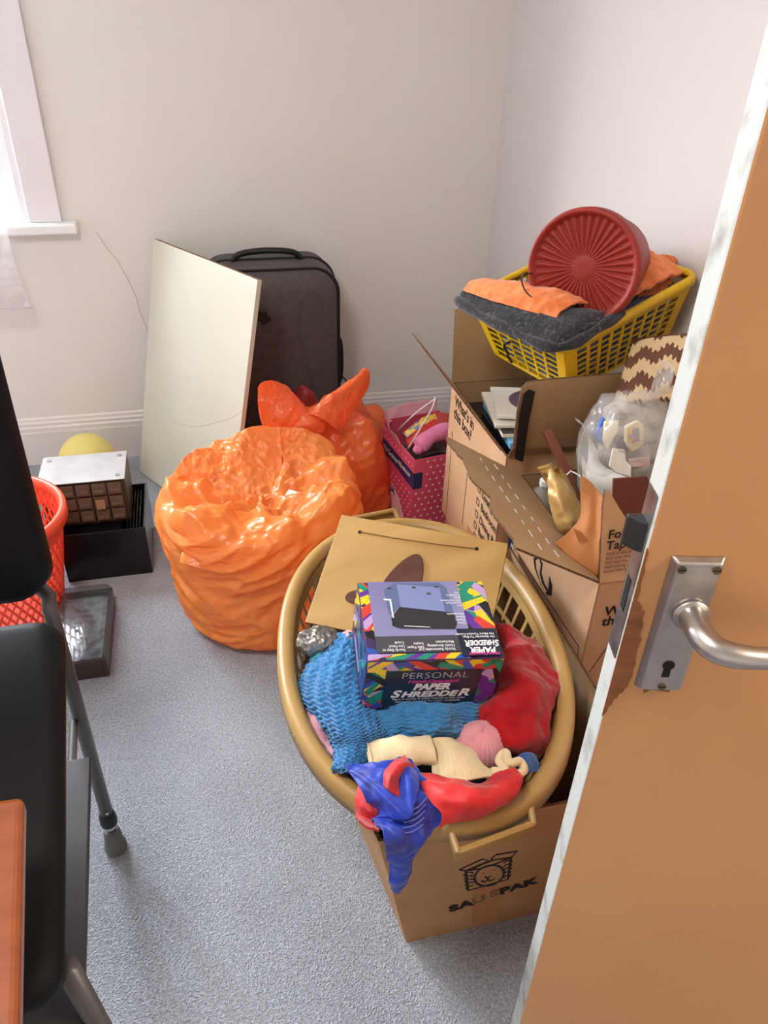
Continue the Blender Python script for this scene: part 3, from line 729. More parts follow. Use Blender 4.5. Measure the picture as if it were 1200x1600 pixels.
patch('loose_fold', M['bluek'], [
    [(0.2201, 0.9234, 0.4759), (0.2904, 0.9157, 0.4783), (0.3582, 0.9047, 0.4783), (0.4336, 0.8939, 0.4699)],
    [(0.2165, 0.8684, 0.4976), (0.2687, 0.8418, 0.5241), (0.3329, 0.8334, 0.5217), (0.4095, 0.8485, 0.4880)],
    [(0.2102, 0.8222, 0.5072), (0.2603, 0.8097, 0.5217), (0.3106, 0.7976, 0.5265), (0.3798, 0.8229, 0.4880)],
    [(0.2058, 0.8090, 0.4735), (0.2601, 0.8008, 0.4759), (0.3119, 0.7905, 0.4783), (0.3584, 0.8013, 0.4699)]], 110, 130, bk1, .006, (.013, 26, 4), knit(16, .0030, 34, -.15))
patch('fringe_edge', M['pinkc'], [
    [(0.1063, 0.9402, 0.4639), (0.1173, 0.9064, 0.4819), (0.1326, 0.8992, 0.4735)], [(0.0977, 0.9123, 0.4639), (0.1139, 0.8704, 0.4831), (0.1350, 0.8674, 0.4735)], [(0.1094, 0.8721, 0.4663), (0.1236, 0.8380, 0.4819), (0.1411, 0.8408, 0.4711)], [(0.1300, 0.8201, 0.4699), (0.1378, 0.7983, 0.4819), (0.1484, 0.8048, 0.4711)]], 40, 24, bk1, .004, (.005, 30, 9))
tag(bk1.children[-1], 'dusty pink underside of the blanket edge') if bk1.children else None
tag(patch('fleece_jumper', M['redf'], [
    [(0.4967, 1.0676, 0.4639), (0.5083, 1.0049, 0.5060), (0.5391, 0.9887, 0.4904), (0.5638, 0.9713, 0.4518)],
    [(0.4644, 0.9904, 0.4699), (0.4774, 0.9141, 0.5241), (0.5171, 0.9000, 0.5060), (0.5586, 0.9045, 0.4518)],
    [(0.4261, 0.9086, 0.4759), (0.4483, 0.8540, 0.5241), (0.4841, 0.8318, 0.5145), (0.5463, 0.8694, 0.4494)],
    [(0.3882, 0.8526, 0.4819), (0.4199, 0.8062, 0.5145), (0.4612, 0.7922, 0.5048), (0.5261, 0.8387, 0.4458)],
    [(0.3835, 0.8353, 0.4699), (0.4082, 0.7712, 0.5024), (0.4356, 0.7516, 0.4904), (0.4908, 0.7953, 0.4458)],
    [(0.4126, 0.8137, 0.4518), (0.4160, 0.7625, 0.4759), (0.4417, 0.7515, 0.4699), (0.4737, 0.7803, 0.4398)]], 90, 80, None, .008, (.030, 13, 11)), 'crumpled red fleece on the right side of the tan laundry basket', 'clothes')
tag(blob('rolled_sock', M['pinkk'], (0.3775, 0.7807, 0.4783), (.045, .041, .036), None, 120, 40, (.03, 20, 2), lambda i, j: .016 * math.sin(j * 2 * math.pi * 30)), 'round pink ribbed knit ball between cream socks and red fleece', 'sock')
# cream socks
s1 = [[], [], [], [], [], [], []]
ax = [V((0.1828, 0.7696, 0.5024)), V((0.2087, 0.7702, 0.5072)), V((0.2496, 0.7671, 0.5097)), V((0.2882, 0.7676, 0.5024))]
sock1 = thing('cream_sock', tuple(ax[1] - V((0, 0, .02))), 'rolled cream sock behind the blue scarf', 'sock')
path = crom([list(a) for a in ax], np.linspace(0, 1, 40)); sv, sf = [], []
sdir = (ax[-1] - ax[0]).normalized(); sside = sdir.cross(V((0, 0, 1))).normalized()
def sock_ring(c_, k, i):
    w_ = (.030 - .004 * i / 39 + .002 * math.sin(i * .35)) * k; h_ = (.021 - .003 * i / 39) * k
    out = []
    for q in range(28):
        a_ = 2 * math.pi * q / 28; p = V(c_) + sside * (math.cos(a_) * w_) + V((0, 0, math.sin(a_) * h_))
        out.append(tuple(p + (p - V(c_)) * (.16 * fbm(p, 26, 4))))
    return out
rings_ = [sock_ring(path[i], .80, i) for i in range(39, -1, -1)] + [sock_ring(V(path[0]) - sdir * .003, .92, 0)] + [sock_ring(path[i], 1, i) for i in range(40)]
shell_v = [v for r_ in rings_ for v in r_]
for i in range(len(rings_) - 1):
    for q in range(28): sf.append((i * 28 + q, i * 28 + (q + 1) % 28, (i + 1) * 28 + (q + 1) % 28, (i + 1) * 28 + q))
sf.append(tuple((len(rings_) - 1) * 28 + q for q in range(28))); sf.append(tuple(reversed(range(28))))
mesh_obj('sock_leg', shell_v, sf, M['cream'], sock1, True)
MB().tube(sock_ring(V(path[1]) , 1.0, 0), .0028, 6, closed=True).build('cuff', M['cream'], sock1, smooth=True)
sock2 = thing('cream_sock', (0.3404, 0.7438, 0.4819), 'folded ribbed cream sock in front of the pink knit ball', 'sock')
patch('sock_leg', M['cream'], [
    [(0.2869, 0.8010, 0.4880), (0.3060, 0.7791, 0.5121), (0.3266, 0.7791, 0.4976)],
    [(0.2838, 0.7651, 0.4940), (0.3147, 0.7409, 0.5217), (0.3531, 0.7475, 0.4976)],
    [(0.2782, 0.7321, 0.4976), (0.3108, 0.7122, 0.5217), (0.3611, 0.7179, 0.5072)],
    [(0.2759, 0.7158, 0.4928), (0.3099, 0.6918, 0.5145), (0.3860, 0.6989, 0.5060)]], 60, 60, sock2, .006, (.007, 24, 6), lambda u, v, p: .0008 * math.sin(v * 120))
rf = crom([list((0.3663, 0.7038, 0.5097)), list((0.3802, 0.6895, 0.5241)), list((0.3804, 0.7159, 0.5169)), list((0.3936, 0.7242, 0.5217)), list((0.3906, 0.7011, 0.5265)), list((0.4100, 0.7052, 0.5193)), list((0.4126, 0.6933, 0.5121)), list((0.3917, 0.6875, 0.5097))], np.linspace(0, 1, 50))
MB().tube(rf.tolist(), [.0070] * 50, 10).build('ruffled_cuff', M['cream'], sock2, smooth=True)
# silk scarf trailing over the rim
scarf = thing('silk_scarf', (0.1976, 0.6229, 0.3799), 'blue and red silk scarf trailing over the front rim of laundry basket', 'scarf')
patch('blue_fold', M['scarfb'], [
    [(0.1426, 0.7575, 0.5097), (0.1721, 0.7446, 0.5241), (0.2055, 0.7336, 0.5289), (0.2440, 0.7463, 0.5121)],
    [(0.1506, 0.7272, 0.5217), (0.1838, 0.7094, 0.5386), (0.2125, 0.6991, 0.5410), (0.2528, 0.6984, 0.5217)],
    [(0.1621, 0.6887, 0.5241), (0.1928, 0.6732, 0.5362), (0.2248, 0.6602, 0.5386), (0.2604, 0.6500, 0.5241)],
    [(0.1619, 0.6684, 0.4976), (0.1912, 0.6481, 0.5145), (0.2257, 0.6343, 0.5145), (0.2640, 0.6384, 0.5060)],
    [(0.1667, 0.6120, 0.5506), (0.1863, 0.6084, 0.5350), (0.2143, 0.6120, 0.5085), (0.2375, 0.6205, 0.5066)],
    [(0.1792, 0.6169, 0.4786), (0.1933, 0.6120, 0.4720), (0.2085, 0.6169, 0.4591), (0.2238, 0.6241, 0.4619)],
    [(0.1853, 0.6193, 0.4242), (0.1939, 0.6144, 0.4225), (0.2052, 0.6193, 0.4137), (0.2129, 0.6265, 0.4161)],
    [(0.1890, 0.6217, 0.3885), (0.1939, 0.6169, 0.3862), (0.2006, 0.6193, 0.3814), (0.2082, 0.6265, 0.3872)]], 120, 70, scarf, .002, (.013, 24, 21))
patch('twisted_fold', M['scarfb'], [
    [(0.1431, 0.7492, 0.5169), (0.1593, 0.7315, 0.5289), (0.1781, 0.7261, 0.5217)],
    [(0.1610, 0.7115, 0.5362), (0.1722, 0.6849, 0.5530), (0.1945, 0.6888, 0.5386)],
    [(0.1741, 0.6675, 0.5434), (0.1931, 0.6461, 0.5554), (0.2125, 0.6618, 0.5458)],
    [(0.1928, 0.6351, 0.5386), (0.2117, 0.6301, 0.5458), (0.2218, 0.6477, 0.5506)],
    [(0.2082, 0.6823, 0.5434), (0.2235, 0.6761, 0.5530), (0.2375, 0.6760, 0.5434)],
    [(0.2148, 0.7234, 0.5362), (0.2307, 0.7167, 0.5434), (0.2458, 0.7121, 0.5362)]], 80, 30, scarf, .002, (.004, 34, 31))
patch('red_fold', M['scarfr'], [
    [(0.2409, 0.7347, 0.5121), (0.2820, 0.7006, 0.5169), (0.3275, 0.6839, 0.5169), (0.3949, 0.6899, 0.5241)],
    [(0.2450, 0.6964, 0.5265), (0.2798, 0.6661, 0.5386), (0.3304, 0.6557, 0.5410), (0.3973, 0.6676, 0.5338)],
    [(0.2518, 0.6615, 0.5289), (0.2862, 0.6413, 0.5434), (0.3344, 0.6393, 0.5410), (0.3882, 0.6539, 0.5301)],
    [(0.2628, 0.6387, 0.5241), (0.2970, 0.6326, 0.5313), (0.3396, 0.6361, 0.5289), (0.3746, 0.6472, 0.5217)],
    [(0.2570, 0.6284, 0.5072), (0.2769, 0.6313, 0.5121), (0.3130, 0.6348, 0.5145), (0.3457, 0.6431, 0.5145)]], 70, 90, scarf, .002, (.013, 14, 27))
patch('red_corner', M['scarfr'], [
    [(0.1567, 0.7180, 0.5169), (0.1657, 0.6965, 0.5217), (0.1785, 0.6843, 0.5193)],
    [(0.1465, 0.6965, 0.5121), (0.1570, 0.6735, 0.5193), (0.1742, 0.6651, 0.5169)],
    [(0.1454, 0.6811, 0.5000), (0.1535, 0.6656, 0.5072), (0.1699, 0.6535, 0.5072)],
    [(0.1360, 0.6120, 0.5860), (0.1470, 0.6096, 0.5718), (0.1631, 0.6120, 0.5517)]], 36, 30, scarf, .002, (.004, 30, 33))
patch('red_twist', M['scarfr'], [
    [(0.1858, 0.6860, 0.5506), (0.1896, 0.6709, 0.5578), (0.2053, 0.6634, 0.5458)], [(0.1923, 0.7055, 0.5530), (0.1997, 0.6895, 0.5627), (0.2111, 0.6874, 0.5506)], [(0.2136, 0.7274, 0.5434), (0.2185, 0.7096, 0.5554), (0.2235, 0.7045, 0.5458)], [(0.2352, 0.7468, 0.5289), (0.2369, 0.7244, 0.5410), (0.2445, 0.7210, 0.5313)]], 36, 24, scarf, .003, (.003, 30, 37))
M['scarf_print'] = mat('scarf_print', hexc(120, 112, 176), .5)
for k in range(5):
    A_ = [V(p) for p in ((0.1986, 0.6195, 0.5265), (0.2133, 0.6161, 0.5313), (0.2312, 0.6236, 0.5313))]; B_ = [V(p) for p in ((0.2101, 0.6412, 0.5410), (0.2272, 0.6425, 0.5458), (0.2453, 0.6584, 0.5410))]
    a_ = [p.lerp(q, k / 4) for p, q in zip(A_, B_)]
    MB().tube(crom([list(p) for p in a_], np.linspace(0, 1, 10)).tolist(), .0008, 5).build('printed_stripe', M['scarf_print'], scarf)
tag(patch('blue_cloth', M['blue2'], [[(0.4110, 0.7303, 0.4880), (0.4287, 0.7301, 0.5024), (0.4550, 0.7388, 0.4819)], [(0.4073, 0.7062, 0.4940), (0.4231, 0.7072, 0.5072), (0.4492, 0.7194, 0.4819)], [(0.4104, 0.6956, 0.4880), (0.4247, 0.6972, 0.4976), (0.4490, 0.7116, 0.4759)]], 24, 24, None, .004, (.006, 30, 41)), 'scrap of bright blue cloth at the right of the cream socks', 'clothes')
tag(blob('silver_pouch', M['silver'], (0.1508, 1.0567, 0.4976), (.036, .027, .024), None, 90, 60, (.30, 62, 6)), 'crumpled silver grey pouch at the left under the plywood plaque', 'pouch')
tag(patch('teal_cloth', M['teal'], [[(0.1324, 1.0494, 0.4819), (0.1506, 1.0410, 0.4928), (0.1694, 1.0457, 0.4880)], [(0.1322, 1.0323, 0.4819), (0.1497, 1.0207, 0.4928), (0.1671, 1.0255, 0.4880)], [(0.1323, 1.0183, 0.4759), (0.1483, 1.0059, 0.4880), (0.1670, 1.0117, 0.4819)]], 16, 16, None, .003, (.003, 30, 3)), 'small bit of teal cloth between silver pouch and blue blanket', 'clothes')
tag(patch('pink_cloth', M['pinkk'], [[(0.1940, 1.0666, 0.5000), (0.2082, 1.0575, 0.5121), (0.2225, 1.0608, 0.5000)], [(0.1932, 1.0358, 0.5121), (0.2029, 1.0242, 0.5241), (0.2180, 1.0272, 0.5121)], [(0.1940, 1.0150, 0.5121), (0.2046, 1.0085, 0.5193), (0.2169, 1.0103, 0.5121)]], 16, 16, None, .003, (.004, 30, 13)), 'small bit of pink cloth behind the blue blanket', 'clothes')

# ---- plywood plaque
M['ply'] = mat('varnished_plywood', hexc(196, 158, 96), .42, var=(4, hexc(178, 138, 78), .3, .7, (1, 5, 1)), coat=.15)
M['ply_edge'] = mat('plywood_edge', hexc(150, 108, 60), .7)
M['darkwood'] = mat('dark_red_wood', hexc(98, 54, 42), .38, var=(20, hexc(78, 40, 30), .35, .7, (1, 6, 1)), coat=.2)
plq = thing('plywood_plaque', (0.3494, 1.1325, 0.488), 'pale plywood plaque with hanging wire and dark wooden shapes', 'plaque')
pT = [V((0.2445, 1.3168, 0.5964)), V((0.5520, 1.1523, 0.5964)), V((0.4602, 0.959, 0.4976)), V((0.1337, 1.112, 0.4976))]
pT[2] = pT[3] + pT[1] - pT[0]
MB().slab(pT, .009, 0, 1).build('board', [M['ply'], M['ply_edge']], plq, bevel=.001)
pX = (pT[1] - pT[0]).normalized(); pYv = (pT[0] - pT[3]).normalized(); pN = pX.cross(pYv).normalized()
def onp(x, y, h=.0045): return pT[3] + (pT[2] - pT[3]) * x + (pT[0] - pT[3]) * y + pN * h
def leaf(name, c, L_, W_, ang, h=.006):
    pts = []
    for i in range(28):
        t_ = 2 * math.pi * i / 28; u = math.cos(t_) * L_; v = math.sin(t_) * W_ * (1 - .25 * math.cos(t_))
        x, y = u * math.cos(ang) - v * math.sin(ang), u * math.sin(ang) + v * math.cos(ang)
        pts.append(c + pX * x + pYv * y)
    return MB().prism(pts, pN * h).build(name, M['darkwood'], plq, bevel=.002)
leaf('carved_shape', onp(.47, .46), .075, .036, math.radians(78))
leaf('carved_shape', onp(.29, .30), .041, .0145, math.radians(14))
w0, w1 = onp(.14, .865), onp(.83, .90)
for p in (w0, w1): MB().prism([p + pX * .004 * math.cos(i * math.pi / 6) + pYv * .004 * math.sin(i * math.pi / 6) for i in range(12)], pN * .0008).build('wire_hole', M['black_hole'], plq)
MB().tube([w0 + pN * .001, w0.lerp(w1, .3) + pYv * -.004 + pN * .003, w0.lerp(w1, .7) + pYv * -.004 + pN * .003, w1 + pN * .001], .0011, 6).build('hanging_wire', mat('old_wire', hexc(140, 100, 56), .5, .4), plq)

# ------------------------------------------------------------------ paper shredder carton
SW, SD, SH = .1855, .1425, .1035
srot = (Matrix.Rotation(-.11, 3, 'Z') @ Matrix.Rotation(.122, 3, 'X') @ Matrix.Rotation(.065, 3, 'Y')).to_quaternion()
shr = thing('shredder_carton', (0.1904, 0.8644, 0.5145), 'colourful printed paper shredder carton on top of the laundry', 'box', rot=srot)
M['sh_navy'] = mat('navy_card_print', hexc(24, 30, 48), .35, coat=.3)
M['sh_body'] = mat('dark_card_print', hexc(60, 44, 84), .35, coat=.3)
M['sh_photo'] = mat('lilac_photo_print', hexc(150, 148, 190), .3, coat=.3, var=(5, hexc(120, 116, 160), .3, .7))
M['sh_grey'] = mat('grey_photo_print', hexc(72, 70, 80), .35, coat=.3)
M['sh_glass'] = mat('smoky_box_print', hexc(96, 110, 150), .3, coat=.3)
M['sh_glass2'] = mat('smoky_box_print_light', hexc(128, 140, 186), .3, coat=.3)
M['sh_black'] = mat('dark_machine_print', hexc(44, 44, 46), .35, coat=.3)
SC = {'g': hexc(34, 142, 112), 'y': hexc(236, 206, 40), 'r': hexc(214, 64, 50), 'p': hexc(98, 52, 152), 'l': hexc(186, 158, 206), 'k': hexc(22, 20, 26), 'b': hexc(48, 82, 170)}
for k_, c_ in SC.items(): M['sc_' + k_] = mat('carton_print_' + {'g': 'green', 'y': 'yellow', 'r': 'red', 'p': 'purple', 'l': 'lilac', 'k': 'black', 'b': 'blue'}[k_], c_, .35, coat=.3)
shr.scale = (1.2048, 1.2048, 1.2048)
body = MB().box((0, 0, 0), (SW, SD, SH)).build('carton_body', M['sh_body'], shr, bevel=.0012)
def clip(poly, x0, x1, y0, y1):
    def cl(P_, f, inter):
        out = []
        for i in range(len(P_)):
            a, b_ = P_[i - 1], P_[i]
            if f(b_):
                if not f(a): out.append(inter(a, b_))
                out.append(b_)
            elif f(a): out.append(inter(a, b_))
        return out
    for ax_, lim, sg in ((0, x0, 1), (0, x1, -1), (1, y0, 1), (1, y1, -1)):
        if not poly: return poly
        f = lambda p, ax_=ax_, lim=lim, sg=sg: (p[ax_] - lim) * sg >= 0
        def it(a, b_, ax_=ax_, lim=lim):
            t_ = (lim - a[ax_]) / (b_[ax_] - a[ax_]); return (a[0] + t_ * (b_[0] - a[0]), a[1] + t_ * (b_[1] - a[1]))
        poly = cl(poly, f, it)
    return poly
def streaks(seed, n_, W_, H_, to3, nrm, region, wmin=.006, wmax=.014, keys='gypryglkpryb'):
    rr = random.Random(seed)
    for i in range(n_):
        x, y = rr.uniform(region[0], region[1]), rr.uniform(region[2], region[3]); a = rr.choice((.6, 2.4, .9, 2.1, .3, 2.75)) + rr.uniform(-.2, .2)
        L_ = rr.uniform(.03, .075); w_ = rr.uniform(wmin * 1.3, wmax * 1.25) / 2
        dx, dy = math.cos(a), math.sin(a)
        q = [(x - dx * L_ / 2 - dy * w_, y - dy * L_ / 2 + dx * w_), (x + dx * L_ / 2 - dy * w_ * .6, y + dy * L_ / 2 + dx * w_ * .6), (x + dx * L_ / 2 + dy * w_ * .6, y + dy * L_ / 2 - dx * w_ * .6), (x - dx * L_ / 2 + dy * w_, y - dy * L_ / 2 - dx * w_)]
        q = clip(q, region[0], region[1], region[2], region[3])
        if len(q) < 3: continue
        k_ = keys[i % len(keys)]
        h = .0002 + .00002 * i
        MB().prism([V(to3(*p)) + V(nrm) * h for p in q], V(nrm) * .00008).build('printed_streak', M['sc_' + k_], shr)
tz = lambda x, y: (x, y, SH); ty = lambda x, z: (x, 0, z); tx = lambda y, z: (0, y, z)
UP, FR, LF = (0, 0, 1), (0, -1, 0), (-1, 0, 0)
streaks(1, 22, SW, SD, tz, UP, (0.001, .018, .001, SD - .001)); streaks(2, 30, SW, SD, tz, UP, (SW - .042, SW - .001, .03, SD - .001), .008, .018, 'gpylgkprgy'); streaks(3, 22, SW, SD, tz, UP, (.002, SW - .03, .001, .011))
streaks(4, 26, SW, SH, ty, FR, (.001, .03, .001, SH - .001)); streaks(5, 26, SW, SH, ty, FR, (SW - .030, SW - .001, .001, SH - .001), .008, .016, 'gpylkprg'); streaks(6, 36, SW, SH, ty, FR, (.002, SW - .002, SH - .022, SH - .001)); streaks(7, 20, SW, SH, ty, FR, (.002, SW - .002, .001, .011))
streaks(8, 26, SD, SH, tx, LF, (.001, SD - .001, .02, SH - .001), keys='bgplykbp')
def rect(name, x0, x1, y0, y1, to3, nrm, m, h): 
    return MB().prism([V(to3(*p)) + V(nrm) * h for p in (((x0, y0), (x1, y0), (x1, y1), (x0, y1)) if nrm != LF else ((x0, y0), (x0, y1), (x1, y1), (x1, y0)))], V(nrm) * .0001).build(name, m, shr)
# top: product photo panel, machine picture, captions upside down
rect('photo_panel', .014, SW - .040, .012, SD - .001, tz, UP, M['sh_photo'], .0016)
rect('caption_band', .014, SW - .040, .012, .040, tz, UP, M['sh_grey'], .0018)
def toppoly(pts, m, h, name='machine_picture'):
    MB().prism([V((x, y, SH + h)) for x, y in pts], (0, 0, .0001)).build(name, m, shr)
toppoly([(.036, .125), (.052, .138), (.120, .138), (.128, .128), (.130, .075), (.050, .087), (.038, .078)], M['sh_glass'], .0020)
toppoly([(.056, .136), (.118, .129), (.118, .080), (.056, .092)], M['sh_glass2'], .0022)
toppoly([(.040, .072), (.055, .092), (.130, .080), (.131, .060), (.126, .050), (.050, .053), (.040, .058)], M['sh_black'], .0024)
toppoly([(.0335, .108), (.044, .107), (.044, .072), (.042, .072), (.0415, .104), (.0335, .105)], M['white'], .0027, 'crank_picture')
toppoly([(.056, .0565), (.092, .0535), (.092, .0545), (.056, .0578)], M['white'], .0026, 'slot_picture')
for x, y in ((.044, .128), (.080, .129), (.114, .130), (.100, .117)):
    toppoly([(x + .0035 * math.cos(i * math.pi / 5), y + .002 * math.sin(i * math.pi / 5)) for i in range(10)], M['sh_grey'], .0026, 'foot_picture')
rect('title_panel', SW - .058, SW - .002, .003, .050, tz, UP, M['sh_navy'], .0028)
RX, RY = (-1, 0, 0), (0, -1, 0)
def runs(parts, origin, ux_, uy_, width, m, bold, shear):
    """one word set in capitals of two sizes, fitted to a width"""
    vs_, fs_, x = [], [], 0.0
    for s_, size in parts:
        o_ = text(s_, (0, 0, 0), (1, 0, 0), (0, 1, 0), size, m, shr, shear, 'LEFT', bold, lift=0, spacing=1.02)
        c_ = [v.co.copy() for v in o_.data.vertices]; x0 = min(v.x for v in c_); x1 = max(v.x for v in c_); n0 = len(vs_)
        vs_ += [V((v.x - x0 + x, v.y, 0)) for v in c_]; fs_ += [tuple(i + n0 for i in p.vertices) for p in o_.data.polygons]
        x += x1 - x0 - .0006
        me_ = o_.data; bpy.data.objects.remove(o_); bpy.data.meshes.remove(me_)
    k = width / x; O = V(origin); X = V(ux_); Y = V(uy_); N_ = X.cross(Y)
    return mesh_obj('lettering', [tuple(O + X * (v.x * k) + Y * v.y + N_ * .0003) for v in vs_], fs_, m, shr)
def top_t(s, x, y, size, m, bold=0, shear=0, align='LEFT', sx=1): text(s, (x, y, SH + .0029), RX, RY, size, m, shr, shear, align, bold, lift=.0003, sx=sx)
M['magenta'] = mat('magenta_print', hexc(206, 60, 150), .4)
top_t('Hand-Operated', SW - .006, .008, .0065, M['magenta'], .00025, .2)
top_t('PAPER', SW - .010, .0165, .0125, M['white'], .0006, .2)
runs([('S', .0150), ('HREDDE', .0118), ('R', .0150)], (SW - .0035, .0285, SH + .0029), RX, RY, .047, M['white'], .0006, .2)
top_t('No Batteries To Buy,\nNo More Tangled Cords!', SW - .007, .0365, .0052, M['white'], .0001)
top_t('Sturdy Removable Lid\nHolds Shredding\nMechanism', .120, .017, .0062, M['white'], .00008, sx=.9); top_t('Safe Paper\nIntake', .078, .021, .0062, M['white'], .00008, sx=.9); top_t('Sturdy Easy to\nUse Hand\nCrank', .052, .017, .0062, M['white'], .00008, sx=.85)
top_t('Clear\nPlastic\nPaper\nReceptacle', .1435, .062, .0055, M['white'], .00006); top_t('Fast\nSuction Pads\nHold on Bottom\nMake\nPortable in\nUse', .1445, .094, .0050, M['white'], .00006, sx=.9)
# front: navy title panel
rect('title_panel', .027, SW - .027, .010, SH - .020, ty, FR, M['sh_navy'], .0016)
def front_t(s, x, z, size, m, bold=0, shear=0, align='CENTER', sx=1, sp=1): text(s, (x, -.0018, z), (1, 0, 0), (0, 0, 1), size, m, shr, shear, align, bold, lift=.0002, sx=sx, spacing=sp)
cx = SW / 2
front_t('PERSONAL', cx + .002, .067, .0185, mat('silver_print', hexc(186, 186, 196), .4), -.0002, 0, sp=1.05)
front_t('Hand-Operated', cx + .001, .0575, .0098, M['magenta'], .0003, .2, sx=1.1)
front_t('PAPER', cx, .0425, .0180, M['white'], .0010, .25)
runs([('S', .0215), ('HREDDE', .0168), ('R', .0215)], (.0385, -.0018, .0268), (1, 0, 0), (0, 0, 1), .110, M['white'], .0009, .25)
front_t('Paper is quickly & safely reduced to thin strips\nand neatly stored in the paper receptacle.', cx, .0205, .0056, M['white'], .00012, .1, sx=.98)

# ------------------------------------------------------------------ yellow lattice basket (local frame, origin at the middle of its base)
M['yellow'] = mat('yellow_plastic', hexc(228, 188, 26), .36, var=(7, hexc(216, 172, 18), .35, .7))
yF, yL, yR = V((.706, 1.350, .930)), V((.580, 1.636, .930)), V((1.046, 1.466, 1.022))
ex = (yR - yF).normalized(); ey = (yL - yF); ey = (ey - ex * ey.dot(ex)).normalized(); ez = ex.cross(ey)
YW, YD, YH = .372, .312, .155
yc = yF + ex * YW / 2 + ey * YD / 2 - ez * YH
yrot = Matrix((ex, ey, ez)).transposed().to_quaternion()
yb = thing('lattice_basket', yc, 'yellow plastic lattice basket piled with clothes on the moving boxes', 'basket', rot=yrot)
Tp = .80
def yp(sx, sy, f):       # f 0 base .. 1 rim ; sx, sy in -1..1
    k = Tp + (1 - Tp) * f
    return V((sx * YW / 2 * k, sy * YD / 2 * k, YH * f))
def side(a, b_, nv_, name):
    """lattice side between rim corners a and b (each (sx, sy))"""
    mb = MB(); out = V(((a[0] + b_[0]) / 2, (a[1] + b_[1]) / 2, 0)).normalized() * .003
    def q(u, f): return yp(a[0] + (b_[0] - a[0]) * u, a[1] + (b_[1] - a[1]) * u, f)
    marg = .085
    for (u0, u1) in ((0, marg), (1 - marg, 1)):
        mb.prism([q(u0, 0), q(u1, 0), q(u1, 1), q(u0, 1)], out)
    mb.prism([q(0, 0), q(1, 0), q(1, .06), q(0, .06)], out); mb.prism([q(0, .90), q(1, .90), q(1, 1), q(0, 1)], out)
    for i in range(1, nv_):
        u = marg + (1 - 2 * marg) * i / nv_; h = .0035 / YD
        mb.prism([q(u - h, .05), q(u + h, .05), q(u + h, .91), q(u - h, .91)], out)
    for j in range(1, 8):
        f = .06 + .84 * j / 8
        mb.prism([q(marg * .9, f - .011), q(1 - marg * .9, f - .011), q(1 - marg * .9, f + .011), q(marg * .9, f + .011)], out * .9)
    mb.build(name, M['yellow'], yb)
side((-1, 1), (-1, -1), 6, 'lattice_side'); side((-1, -1), (1, -1), 9, 'lattice_side'); side((1, -1), (1, 1), 6, 'lattice_side'); side((1, 1), (-1, 1), 9, 'lattice_side')
rr_ = []
def rcorner(cx_, cy_, a0, r=.022):
    return [(cx_ + r * math.cos(math.radians(a0 + d)), cy_ + r * math.sin(math.radians(a0 + d))) for d in range(0, 91, 15)]
hx, hy, r_ = YW / 2, YD / 2, .022
outl = rcorner(hx - r_, hy - r_, 0) + rcorner(-hx + r_, hy - r_, 90) + rcorner(-hx + r_, -hy + r_, 180) + rcorner(hx - r_, -hy + r_, 270)
dense = []
for i in range(len(outl)):
    a_, c_ = V(outl[i] + (0,)), V(outl[(i + 1) % len(outl)] + (0,)); nseg = max(1, int((c_ - a_).length / .015))
    dense += [a_.lerp(c_, k / nseg) for k in range(nseg)]
ym = MB(); prof = [(-.003, -.012), (-.003, .002), (.003, .005), (.010, .003), (.013, -.004), (.012, -.016), (.009, -.016), (.008, -.004), (.003, 0)]
for p in dense:
    n_ = V((p.x / hx ** 1, p.y / hy, 0)); n_ = V((math.copysign(abs(n_.x) ** 8, n_.x), math.copysign(abs(n_.y) ** 8, n_.y), 0)).normalized()
    dip = -.008 * max(0, 1 - (p.y / (hy * .6)) ** 2) if abs(abs(p.x) - hx) < .004 else 0
    for o_, h_ in prof: ym.v.append((p.x + n_.x * o_, p.y + n_.y * o_, YH + h_ + dip))
K = len(prof); ND = len(dense)
for i in range(ND):
    for k in range(K): ym.f.append((i * K + k, ((i + 1) % ND) * K + k, ((i + 1) % ND) * K + (k + 1) % K, i * K + (k + 1) % K)); ym.m.append(0)
ym.build('rim', M['yellow'], yb, smooth=True)
bm_ = MB(); bm_.prism([yp(-1, -1, 0), yp(1, -1, 0), yp(1, 1, 0), yp(-1, 1, 0)], (0, 0, .004)); bm_.build('base', M['yellow'], yb)
def Y2(x, y, z): return yc + ex * x + ey * y + ez * z
MB().tube([Y2(-.205, .02, .055), Y2(-.200, .035, .06), Y2(-.205, .05, .045), Y2(-.198, .03, .035), Y2(-.205, .02, .02), Y2(-.2, .04, .012)], .003, 6)
kn = MB().tube([V((-.178, .03, .085)), V((-.182, .045, .075)), V((-.176, .055, .06)), V((-.18, .035, .05)), V((-.174, .05, .04)), V((-.176, .03, .03))], .003, 6); kn.build('knotted_string', M['ink'], yb, smooth=True)
# clothes inside
M['greyblue'] = fab('grey_blue_clothes', hexc(104, 124, 154), hexc(44, 52, 74), 120)
gv, gf = [], []; NU = 64; NZ = 14
for i in range(NZ + 1):
    f = .04 + .86 * i / NZ
    for j in range(NU):
        a = 2 * math.pi * j / NU; c, s = math.cos(a), math.sin(a)
        sx = math.copysign(abs(c) ** .35, c); sy = math.copysign(abs(s) ** .35, s)
        p = yp(sx, sy, f); k = .93 + .04 * math.sin(f * 40 + 3 * fbm((p.x * 9, p.y * 9, 0), 1, 2)) * .7 + .02 * fbm(p, 30, 5)
        q = V((p.x * k, p.y * k, p.z)); gv.append(tuple(Y2(*q)))
for i in range(NZ):
    for j in range(NU): gf.append((i * NU + j, i * NU + (j + 1) % NU, (i + 1) * NU + (j + 1) % NU, (i + 1) * NU + j))
gf.append(tuple(reversed(range(NU)))); gf.append(tuple(NZ * NU + j for j in range(NU)))
